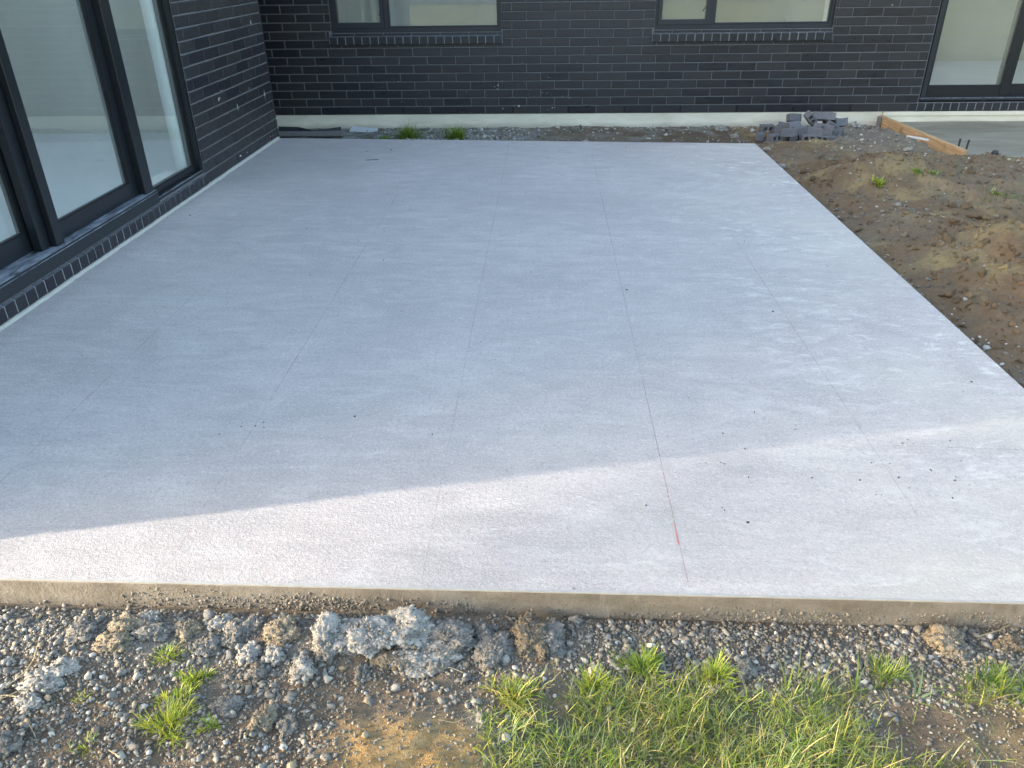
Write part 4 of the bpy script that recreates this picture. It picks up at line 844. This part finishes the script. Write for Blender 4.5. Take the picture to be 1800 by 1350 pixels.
# ------------------------------------------------------------------ lumps of spoil
IC4, IC5 = ico(5), ico(6)
def lump(name, px, py, w, h, tall, col, label, seed, fine=1.0, group=None):
    base = IC5 if w > 125 else IC4; v = base[0].astype(np.float64); o = np.array([seed*3.1, seed*1.7, seed*0.9])
    d = np.zeros(len(v)); mm = max(w, h)/1800*2.45
    for i, q in enumerate(v):
        p = Vector(q*1.0+o)
        d[i] = 0.42*mnoise.noise(p*1.3)+0.24*mnoise.noise(p*2.9)+fine*0.20*abs(mnoise.noise(p*5.5))+fine*0.14*mnoise.noise(p*12.5)+fine*0.08*mnoise.noise(p*27)
    cell = np.array([mnoise.noise(Vector(q*7+o)) for q in v])
    sx, sy = w/1800*2.45/2*0.86, h/1800*2.45/2*1.2; tall = tall*0.74
    q = v*(1+d)[:, None]*np.array([sx, sy, tall])
    c = np.array(col)[None]*(0.86+0.5*d+0.35*cell)[:, None]; c = np.clip(c, 0.03, 0.75)
    # crumbs and pebbles caked onto its skin
    up = np.where(v[:, 2] > -0.15)[0]; k = int(min(420, 30+sx*sy*60000)); pick = RNG.choice(up, min(k, len(up)), replace=False)
    rr = np.clip(RNG.lognormal(math.log(0.0036), 0.42, len(pick)), 0.0018, 0.009)
    cc = np.array(col)[None]*RNG.uniform(0.55, 1.18, (len(pick), 1)); st = RNG.uniform(0, 1, len(pick)) < 0.22; cc[st] = stone_colors(int(st.sum()))
    v2, f2, c2 = stone_cloud(q[pick]*0.985, rr, cc, IC1, 0.26, False)
    p = P(px, py, -0.075); me = npmesh(name, np.concatenate([q, v2]), np.concatenate([base[1], f2+len(q)]), M['clod'], np.concatenate([c, c2]), smooth=True)
    ob = link(name, me, None, (p[0], p[1], hgt(p[0], p[1])+tall*0.22), (0, 0, random.uniform(-.3, .3))); tag(ob, label, 'lump', group); return ob
WH, GR, TN, BRN = (0.46, 0.42, 0.355), (0.285, 0.258, 0.215), (0.35, 0.285, 0.195), (0.235, 0.19, 0.13)
LG = 'spoil lumps in front of the patio'
lumps = [(150, 1118, 70, 44, .020, GR, 'grey lump at the start of the broken crust near the deep gravel'), (205, 1138, 80, 40, .018, TN, 'tan flake of crust on the silt with gravel around it'), (262, 1095, 60, 34, .018, WH, 'pale lump of the broken crust close under the patio edge'), (365, 1140, 56, 36, .020, GR, 'grey lump of crust above the small sparse grass tuft'), (392, 1098, 50, 32, .018, WH, 'pale lump of crust touching the gravel under the patio'), (448, 1105, 48, 44, .024, GR, 'grey lump of crust beside the rounded tan lump'), (110, 1185, 60, 40, .018, WH, 'whitish smear of crust above the low bluish one'), (610, 1135, 90, 60, .026, WH, 'pale crumbly shoulder of the cement crust between its two ends'), (770, 1165, 80, 46, .020, GR, 'flat grey lump trailing below the cement crust'), (690, 1165, 90, 40, .018, BRN, 'low brownish lump under the near side of the cement crust'), (650, 1130, 130, 70, .036, WH, 'broad whitish crust of dried cement spoil in front of the patio'), (715, 1116, 120, 75, .044, WH, 'tallest whitish lump of cement spoil, standing up in the crust'), (790, 1132, 130, 70, .034, GR, 'grey crumbly lump closing the right end of the whitish crust'), (735, 1160, 150, 60, .028, WH, 'low whitish lump on the near side of the cement crust'),
         (575, 1130, 60, 80, .038, WH, 'upright pale lump at the left end of the whitish cement crust'), (575, 1158, 48, 40, .026, GR, 'small grey lump below the left end of the cement crust'), (500, 1124, 70, 62, .036, TN, 'rounded tan and grey lump standing free beside the cement crust'), (487, 1158, 44, 34, .024, WH, 'small pale lump just below the rounded tan one'), (534, 1186, 56, 48, .027, WH, 'squarish pale lump lying among gravel below the crust'),
         (438, 1155, 46, 40, .022, WH, 'pale knobbly lump beside a stony hollow'), (452, 1185, 42, 34, .022, GR, 'grey lump resting on gravel near the pale knobbly one'), (638, 1187, 30, 34, .020, GR, 'small dark grey stone lump alone below the crust'), (935, 1126, 84, 90, .040, BRN, 'brown-grey earthy lump beside the dense gravel'), (965, 1130, 70, 70, .030, GR, 'grey lump fused to the brown-grey earthy one'), (868, 1150, 70, 80, .030, GR, 'grey pebbly lump between the cement crust and the earthy lump'), (848, 1112, 40, 40, .026, GR, 'small grey lump in the dark gap of the gravel'),
         (1665, 1128, 80, 58, .030, TN, 'flat tan lump lying in the gravel near the patio corner'), (1690, 1145, 60, 36, .022, GR, 'grey broken lump beside the flat tan one'), (1778, 1130, 70, 30, .022, BRN, 'long brown lump close to the patio edge'), (1310, 1178, 34, 40, .022, GR, 'grey lump hiding behind the grass edge'),
         (75, 1210, 90, 40, .020, WH, 'low bluish-white crust of dried cement among the gravel'), (55, 1245, 60, 30, .014, WH, 'smaller bluish-white crust below the other'), (465, 1272, 46, 46, .022, TN, 'yellowish earthy lump on the stony soil'), (507, 1285, 34, 32, .018, GR, 'grey lump on the stony soil beside the yellowish one'), (15, 1320, 60, 50, .022, GR, 'rounded grey lump at the corner of the gravel'), (400, 1248, 60, 36, .018, GR, 'dusty grey lump beside the green weed'), (225, 1108, 70, 40, .020, TN, 'tan crumbling lump in the silt near the patio'), (330, 1110, 60, 36, .018, TN, 'small tan crumbling lump in the silt'), (270, 1118, 80, 40, .016, GR, 'low grey silt lump between two tan ones'), (415, 1116, 60, 60, .026, GR, 'dark grey lump against the patio edge gravel'), (300, 1245, 34, 24, .012, GR, 'flat grey lump under the green weed')]
for i, (px, py, w, h, t, colr, lab) in enumerate(lumps): lump('spoil_lump', px, py, w, h, t, colr, lab, i+1)
x, y = scatter(1500, 0.9, 4.2, -8.0, -7.43, lambda x, y: (lambda q: 0.01+np.exp(-((q[0]-640)/220)**2-((q[1]-1140)/60)**2)+0.6*np.exp(-((q[0]-450)/90)**2-((q[1]-1160)/60)**2))(topx(x, y, -0.09+0*x))*np.where(y < -7.43, 1, 0)); n = len(x); r = np.clip(RNG.lognormal(math.log(0.0075), 0.4, n), 0.003, 0.017); z = height(x, y)+r*RNG.uniform(0, 0.6, n)
v, f, c = stone_cloud(np.stack([x, y, z], 1), r, np.array([[0.32, 0.305, 0.275]])*RNG.uniform(0.65, 1.25, (n, 1)), IC2, 0.22, False); tag(link('spoil_crumbs', npmesh('spoil_crumbs', v, f, M['clod'], c, smooth=True)), 'crumbs of dried cement spoil between the lumps', 'rubble', kind='stuff')
# rubble along the foundation
for i, (px, py, w, col, lab) in enumerate(((1178, 224, .10, GR, 'rounded grey rubble piece against the foundation'), (1268, 222, .13, WH, 'pale rubble lump against the foundation near the brick pile'), (1292, 236, .09, WH, 'pale broken stone lying by the brick pile'), (1010, 224, .09, GR, 'small grey rubble piece halfway along the foundation'), (1030, 246, .09, WH, 'pale flake of rubble at the back edge of the patio'), (1500, 222, .16, WH, 'whitish slab of rubble leaning on the foundation past the brick pile'), (1348, 268, .07, WH, 'white stone at the back garden corner of the patio'), (1372, 295, .08, WH, 'white stone touching the garden edge of the patio'), (1593, 274, .08, WH, 'pale flat stone on the soil beside the pad'))):
    p = P(px, py, -0.10); ob = lump('rubble', 900, 1100, 60, 45, w*0.33, col, lab, 50+i); s = w/(60/1800*2.45); ob.location = (p[0], min(p[1], -0.05), hgt(p[0], min(p[1], -0.05))+w*0.10); ob.scale = (s, s, 1.0)
# debris in the corner
def strip(name, pts, w, mat, lab, cat, th=0.004):
    mb = MB(); up = [Vector(p) for p in pts]
    for i in range(len(up)-1):
        a, b = up[i], up[i+1]; n = Vector((0, 0.35*w, w)); t = Vector((0, -th, 0))
        mb.quad(a, b, b+n, a+n); mb.quad(a+t, a+n+t, b+n+t, b+t); mb.quad(a+n, b+n, b+n+t, a+n+t); mb.quad(a, a+t, b+t, b)
    return tag(mb.build(name, mat), lab, cat)
strip('plastic_strip', [(-0.35, -0.10, -0.145), (-0.12, -0.11, -0.15), (0.03, -0.16, -0.17), (0.2, -0.13, -0.165), (0.36, -0.11, -0.15)], 0.05, M['dark'], 'strip of black damp-proof plastic at the foot of the wall in the corner', 'plastic strip')
mb = MB(); mb.box((-0.5, -0.05, 0), (0.42, 0.05, 0.03)); o = mb.build('timber_plank', M['weathered'], None, bevel=0.003); o.location = (0.05, -0.47, -0.115); o.rotation_euler = (0.1, 0.01, 0.03); tag(o, 'weathered grey plank lying in the corner behind the patio', 'plank')
mb = MB(); mb.box((-0.14, -0.05, 0), (0.16, 0.05, 0.022)); o = mb.build('timber_plank', M['splash'], None, bevel=0.002); o.location = (0.62, -0.16, -0.135); o.rotation_euler = (0.35, 0.05, -0.1); tag(o, 'pale board offcut propped by the black plastic strip', 'plank')

# ------------------------------------------------------------------ grass
def blades(x, y, z, length, width, lean, col, segs=4, az=None):
    n = len(x); az = RNG.uniform(0, 6.28, n) if az is None else az
    t = np.linspace(0, 1, segs+1); curl = RNG.uniform(0.2, 1.3, n)
    side = np.stack([-np.sin(az), np.cos(az), 0*az], 1); dirh = np.stack([np.cos(az), np.sin(az), 0*az], 1)
    ang = lean[:, None]+curl[:, None]*t[None]**1.4
    seg = length[:, None]/segs
    hx = np.concatenate([np.zeros((n, 1)), np.cumsum(np.sin(ang[:, 1:])*seg, 1)], 1); hz = np.concatenate([np.zeros((n, 1)), np.cumsum(np.cos(ang[:, 1:])*seg, 1)], 1)
    hz = np.maximum(hz, 0.003)
    c = np.stack([x, y, z], 1)[:, None]+dirh[:, None]*hx[..., None]+np.array([0, 0, 1.0])*hz[..., None]
    wd = (width[:, None]*np.array([0.75, 1.0, 0.9, 0.62, 0.06] if segs == 4 else np.linspace(1, 0.06, segs+1))[None]/2)[..., None]
    tw = RNG.normal(0, 0.35, n)[:, None]*t[None]; up = np.array([0, 0, 1.0]); s2 = side[:, None]*np.cos(tw)[..., None]+up*np.sin(tw)[..., None]
    L = c-s2*wd; Rr = c+s2*wd; V = np.stack([L, Rr], 2).reshape(n, -1, 3); k = V.shape[1]
    fq = np.array([[2*i, 2*i+1, 2*i+3, 2*i+2] for i in range(segs)]); F = (fq[None]+(np.arange(n)*k)[:, None, None]).reshape(-1, 4)
    shade = np.repeat(np.linspace(0.62, 1.12, segs+1), 2)[None, :, None]
    C = (col[:, None]*np.ones((1, k, 1)))*np.where(np.arange(k)[None, :, None] < 2, 0.85, 1.0)
    return V.reshape(-1, 3), F, np.clip(C, 0, 1).reshape(-1, 3)
GP = np.array([(0.150, 0.230, 0.040), (0.205, 0.270, 0.045), (0.095, 0.165, 0.045), (0.150, 0.205, 0.105), (0.30, 0.315, 0.065), (0.36, 0.31, 0.17), (0.20, 0.26, 0.15)])
def gcol(n, p=(.22, .20, .14, .16, .10, .10, .08)): return GP[RNG.choice(7, n, p=p)]*RNG.uniform(0.85, 1.6, (n, 1))*np.array([1.42, 1.30, 1.05])
def grass_d(x, y):
    px, py = topx(x, y, -0.08+0*x); nn = fbm(x, y, 9, 3, 91)
    top = np.where(px < 1000, 1235-0.0*px+np.maximum(0, 960-px)*0.12, np.where(px < 1120, 1205, 1195))+60*nn
    d = sstep(830, 880, px+60*nn)*sstep(1560, 1490, px-0.35*(py-1250)+70*nn)*sstep(top, top+22, py)
    d = d*(1-0.85*np.exp(-((px-965)/38)**2-((py-1262)/26)**2))*sstep(-0.32, -0.05, nn+0.25)
    d = np.maximum(d, 0.85*sstep(1660, 1700, px)*np.exp(-((py-1222+0.08*(px-1700))/16)**2)); d = np.maximum(d, 0.8*np.exp(-((px-1640)/70)**2-((py-1352)/22)**2))
    d = np.maximum(d, np.where(py > 1400, 0.45+nn, 0))
    d = np.maximum(d, 0.10*sstep(780, 900, px)*sstep(1175+40*nn, 1200, py)*sstep(-0.1, 0.2, nn))
    return np.clip(d, 0, 1)*np.where(y < -7.47, 1, 0)
x, y = scatter(62000, 1.9, 4.6, -8.4, -7.48, grass_d); n = len(x)
cl = fbm(x, y, 14, 2, 95); z = height(x, y)-0.003
ln = np.clip(RNG.normal(0.048, 0.019, n)*(1+1.9*cl), 0.010, 0.11); az = 6.28*fbm(x, y, 6, 2, 97)*2+RNG.normal(0, 2.0, n)
V, F, C = blades(x, y, z, ln, RNG.uniform(0.0009, 0.0028, n), np.abs(RNG.normal(0.55, 0.55, n)), gcol(n, (.13, .15, .08, .20, .13, .15, .16))*(1+1.0*fbm(x, y, 5, 2, 99))[:, None], az=az)
tag(link('grass', npmesh('grass', V, F, M['grass'], C, smooth=True)), 'patch of short sunlit grass growing in front of the patio', 'grass', kind='stuff')
def tuft(px, py, n, spread, lmin, lmax, wid, label, p=None, z=None, name='grass_tuft', lean=0.45, group=None, cat='grass'):
    q = P(px, py, -0.09 if z is None else z); a = RNG.uniform(0, 6.28, n); rr = spread*1.15*np.sqrt(RNG.uniform(0, 1, n))*(0.7+0.5*np.sin(3*a+px)+0.2*np.sin(5*a)); x = rr*np.cos(a); y = rr*np.sin(a)*0.8
    zz = height(q[0]+x, q[1]+y); z0 = hgt(q[0], q[1])
    V, F, C = blades(x, y, zz-z0-0.004, RNG.uniform(lmin, lmax, n), RNG.uniform(*wid, n), np.abs(RNG.normal(lean-0.1, 0.42, n)), gcol(n) if p is None else gcol(n, p), az=np.arctan2(y, x)+RNG.normal(0, 1.1, n))
    o = link(name, npmesh(name, V, F, M['grass'], C, smooth=True), None, (q[0], q[1], z0)); return tag(o, label, cat, group)
GREEN = (.40, .15, .40, .05, 0, 0, 0); YEL = (.25, .42, .05, .03, .22, .03, 0)
tuft(300, 1290, 260, 0.050, 0.025, 0.075, (.0016, .003), 'leafy green weed tuft on the stony soil', YEL)
tuft(318, 1240, 220, 0.045, 0.015, 0.045, (.002, .005), 'low yellow-green weed above the leafy tuft', YEL)
tuft(345, 1205, 140, 0.035, 0.015, 0.04, (.002, .005), 'small yellow-green weed beside the pale crust', YEL)
tuft(297, 1165, 110, 0.030, 0.02, 0.055, (.0014, .0028), 'thin sparse grass tuft nearest the silt lumps', YEL)
tuft(372, 1290, 90, 0.020, 0.01, 0.03, (.002, .005), 'tiny round-leaved weed right of the leafy tuft', YEL)
tuft(152, 1242, 40, 0.018, 0.01, 0.03, (.0014, .0026), 'tiny sprig of grass among pebbles', YEL)
tuft(155, 1330, 60, 0.03, 0.012, 0.03, (.0014, .0026), 'faint sparse grass sprig low on the gravel', YEL)
tuft(718, 241, 420, 0.085, 0.07, 0.20, (.003, .006), 'dark green grass tuft below the wall, the fuller of the pair', GREEN, z=-0.12)
tuft(803, 241, 420, 0.085, 0.07, 0.19, (.003, .006), 'dark green grass tuft below the wall, farther from the corner', GREEN, z=-0.12)
tuft(675, 243, 160, 0.07, 0.03, 0.08, (.003, .006), 'faint low grass tuft below the wall, nearest the corner', GREEN, z=-0.12)
tuft(1546, 317, 60, 0.045, 0.03, 0.08, (.006, .013), 'small bright green weed on the soil mound', YEL, z=0.03)
tuft(1610, 316, 40, 0.035, 0.02, 0.05, (.005, .010), 'tiny green weed on the mound past the bright one', GREEN, z=0.0)
tuft(1637, 316, 34, 0.030, 0.02, 0.05, (.005, .010), 'tiny green weed on the mound closest to the concrete pad', GREEN, z=0.0)
tuft(1756, 338, 120, 0.13, 0.02, 0.06, (.003, .006), 'sparse thin grass on the flat soil near the pad', (.2, .1, .3, .2, .1, .1, 0), z=0.0)
tuft(1130, 1180, 300, 0.045, 0.03, 0.07, (.0016, .0032), 'dense green tuft at the gravel edge of the grass patch', (.4, .25, .25, .05, .05, 0, 0))
tuft(1045, 1210, 200, 0.035, 0.03, 0.065, (.0016, .0030), 'yellow-green tuft at the corner of the grass patch', YEL)
tuft(1255, 1195, 220, 0.040, 0.03, 0.07, (.0016, .0032), 'yellowish tuft rising from the gravel edge of the grass', YEL)
tuft(905, 1235, 260, 0.050, 0.03, 0.07, (.0018, .0034), 'straw-tipped grey-green tuft beside the golden clay', (.15, .15, .1, .2, .15, .2, .05))
tuft(1560, 1190, 150, 0.040, 0.03, 0.08, (.0014, .0028), 'thin wispy tuft in the gravel beside broad blades', (.25, .2, .2, .2, .1, .05, 0))
tuft(1745, 1205, 200, 0.055, 0.03, 0.06, (.0016, .003), 'green tuft along the gravel near the patio corner', GREEN)
# broad-bladed plants
def broad(px, py, spec, label):
    q = P(px, py, -0.09); z0 = hgt(q[0], q[1]); n = len(spec); s = np.array(spec)
    V, F, C = blades(RNG.normal(0, .004, n), RNG.normal(0, .003, n), 0*s[:, 0]-0.004, s[:, 0], s[:, 1], s[:, 2], np.array([GP[int(k)] for k in s[:, 4]])*1.1, segs=8, az=s[:, 3])
    tag(link('broad_grass', npmesh('broad_grass', V, F, M['grass'], C, smooth=True), None, (q[0], q[1], z0)), label, 'grass')
broad(1380, 1215, [(.10, .006, .2, 2.0, 4), (.09, .006, .2, 1.0, 1), (.08, .005, .5, 3.0, 4), (.08, .006, .3, 1.6, 6)], 'upright yellow-green blades at the gravel edge of the grass patch')
broad(1440, 1215, [(.09, .006, .2, 1.8, 4), (.09, .005, .3, 0.9, 4), (.07, .005, .5, 2.8, 1), (.08, .006, .3, 1.3, 3)], 'upright pale blades between the wispy tuft and the grass patch')
broad(1500, 1222, [(.13, .008, .3, 2.2, 4), (.12, .009, .1, 1.4, 1), (.10, .008, .2, .9, 3), (.07, .006, .6, -0.4, 1), (.08, .007, .3, 3.0, 4)], 'broad-bladed yellow-green grass plant bending over the gravel')
broad(1612, 1232, [(.10, .0085, .1, 1.9, 6), (.10, .008, .15, 1.2, 3), (.09, .009, .9, 0.25, 6), (.08, .006, .9, 3.3, 3), (.06, .005, .9, -0.9, 1)], 'broad grey-green grass plant at the edge of bare soil')
broad(1440, 1330, [(.11, .009, .1, 2.0, 4), (.06, .008, .3, 1.2, 4), (.05, .007, .5, -1.0, 1)], 'single upright yellow broad blade in the grass patch')
broad(1515, 1318, [(.10, .009, .15, 2.1, 4), (.08, .007, .7, -0.5, 5), (.06, .006, .5, .5, 1), (.05, .006, .3, 1.4, 3)], 'yellow broad blade with a dry leaf beside bare soil')
broad(1190, 1262, [(.06, .011, .5, 2.6, 1), (.06, .010, .3, 1.6, 1), (.05, .010, .7, 0.6, 0), (.05, .008, .6, -1.2, 4)], 'bright broad-leaved plant in the middle of the grass patch')
broad(1230, 1290, [(.05, .009, .5, 2.0, 4), (.05, .009, .5, 0.5, 4), (.04, .009, .7, -1.2, 1)], 'low yellow broad-leaved plant in the grass patch')
broad(1000, 1300, [(.09, .006, .9, 2.9, 6), (.08, .006, .8, -0.2, 3), (.07, .005, .4, 1.3, 1)], 'long arching grey blades at the start of the grass patch')
# straws and twigs
def straw(pts, r, label, cat='straw', lift=0.006):
    w = [P(a, b, -0.088) for a, b in pts]; mb = MB(); mb.tube([(q[0], q[1], hgt(q[0], q[1])+lift) for q in w], r, 5); tag(mb.build('straw_stem', M['straw']), label, cat)
straw([(75, 1148), (66, 1175), (57, 1200), (35, 1215), (12, 1232)], 0.0014, 'long bent dry stem across the gravel by the bluish crust', lift=0.016)
straw([(0, 1242), (20, 1240), (42, 1246)], 0.0014, 'short dry stem at the left end of the gravel', lift=0.012)
straw([(0, 1252), (18, 1246), (40, 1236)], 0.0012, 'dry stem crossing the short one on the gravel', lift=0.016)
straw([(775, 1184), (795, 1188), (815, 1193)], 0.0012, 'thin reddish dry stem below the cement crust', lift=0.010)
straw([(772, 1285), (800, 1287), (830, 1275), (845, 1268)], 0.0009, 'fine curved straw on the soil next to the golden clay', lift=0.008)
straw([(1715, 1125), (1755, 1112), (1778, 1098), (1788, 1080)], 0.0016, 'bent dry twig leaning towards the patio corner', lift=0.014)
straw([(60, 1292), (70, 1310), (75, 1325)], 0.0011, 'small curved stalk on the lower gravel', lift=0.010)
straw([(200, 1340), (215, 1348)], 0.0016, 'pale short stalk on the lower stony soil', lift=0.012)
def rstraw(a, b, label):
    w = [P(*a, 0.03), P(*b, 0.03)]; m_ = (np.array(w[0])+np.array(w[1]))/2; mb = MB(); mb.tube([(q[0], q[1], hgt(q[0], q[1])+0.012) for q in (w[0], m_, w[1])], 0.004, 5); tag(mb.build('twig', M['straw']), label, 'twig')
rstraw((1640, 360), (1662, 376), 'bare forked twig lying on the garden soil'); 
w = P(655, 282, 0.0); mb = MB(); mb.tube([(w[0]-.05, w[1], .004), (w[0], w[1]+.008, .006), (w[0]+.05, w[1]+.012, .004)], 0.004, 5); tag(mb.build('twig', M['weathered']), 'small dark twig lying on the patio near the back edge', 'twig')
# dry golden moss fibres on the clay
def moss_d(x, y): px, py = topx(x, y, -0.08+0*x); return np.clip(np.exp(-(np.maximum(0, np.abs(px-715-0.25*(py-1300))-95)/38)**2)*sstep(1262+0.22*np.abs(px-760), 1305, py), 0, 1)*sstep(-0.25, 0.05, fbm(x, y, 30, 2, 83))
x, y = scatter(16000, 1.9, 2.9, -8.3, -7.7, moss_d); n = len(x)
V, F, C = blades(x, y, height(x, y)-0.002, RNG.uniform(0.004, 0.014, n), RNG.uniform(0.0008, 0.0018, n), np.abs(RNG.normal(0.7, 0.4, n)), np.array([[0.42, 0.27, 0.10]])*RNG.uniform(0.6, 1.35, (n, 1)))
tag(link('dry_moss', npmesh('dry_moss', V, F, M['grass'], C)), 'golden dried moss on the clay beside the grass', 'moss', kind='stuff')

# white pipe standing behind the glass of the patio doors
p0 = np.array([-0.142, -3.100]); mb = MB(); mb.tube([(p0[0], p0[1], 0.10), (p0[0], p0[1], 1.2), (p0[0], p0[1], 2.44)], 0.040, 18)
tag(mb.build('white_pipe', M['pvc']), 'upright white plastic pipe standing inside behind the patio doors', 'pipe')

# ------------------------------------------------------------------ sparse tree beyond the gable, its crown crosses the low sun
tree = tag(empty('garden_tree', (-11.0, -11.12, -0.06)), 'slender tree with a sparse leaning crown on the lawn beside the house', 'tree')
mb = MB(); mb.tube([(0, 0, 0), (0.05, 0.08, 1.2), (0.0, 0.25, 2.4), (0.05, 0.6, 3.7), (0.1, 1.0, 4.9), (0.1, 1.3, 5.8)], [0.11, 0.09, 0.075, 0.055, 0.035, 0.012], 10)
rt = random.Random(5); tips = []
for k in range(26):
    t = rt.uniform(0.0, 1.0); b0 = Vector((0.05, 0.35+0.9*t, 3.15+1.7*t)); a = rt.uniform(0, 6.28); L = rt.uniform(0.45, 1.0)*(1-0.35*t)
    d = Vector((math.cos(a), math.sin(a)*0.9, rt.uniform(0.1, 0.6))).normalized(); m_ = b0+d*L*0.55+Vector((0, 0, 0.08)); e_ = b0+d*L
    mb.tube([b0, m_, e_], [0.022, 0.013, 0.005], 6); tips += [m_, e_, (m_+e_)/2]
mb.build('trunk', M['weathered'], tree)
L_ = np.array([[t.x, t.y, t.z] for t in tips]); nL = 6500; ctr = L_[RNG.choice(len(L_), nL)]+RNG.normal(0, 0.16, (nL, 3)); rm = rotm(nL)
lf = np.array([(-0.5, 0, 0), (0, 0.28, 0.05), (0.55, 0, 0), (0, -0.28, 0.05)])*0.075
V = (np.einsum('nij,kj->nki', rm, lf)*RNG.uniform(0.7, 1.4, (nL, 1, 1))+ctr[:, None]).reshape(-1, 3); F = np.arange(nL*4).reshape(-1, 4)
link('crown', npmesh('crown', V, F, M['grass'], np.repeat(GP[RNG.choice([0, 2, 3], nL)]*0.7, 4, axis=0)), tree)
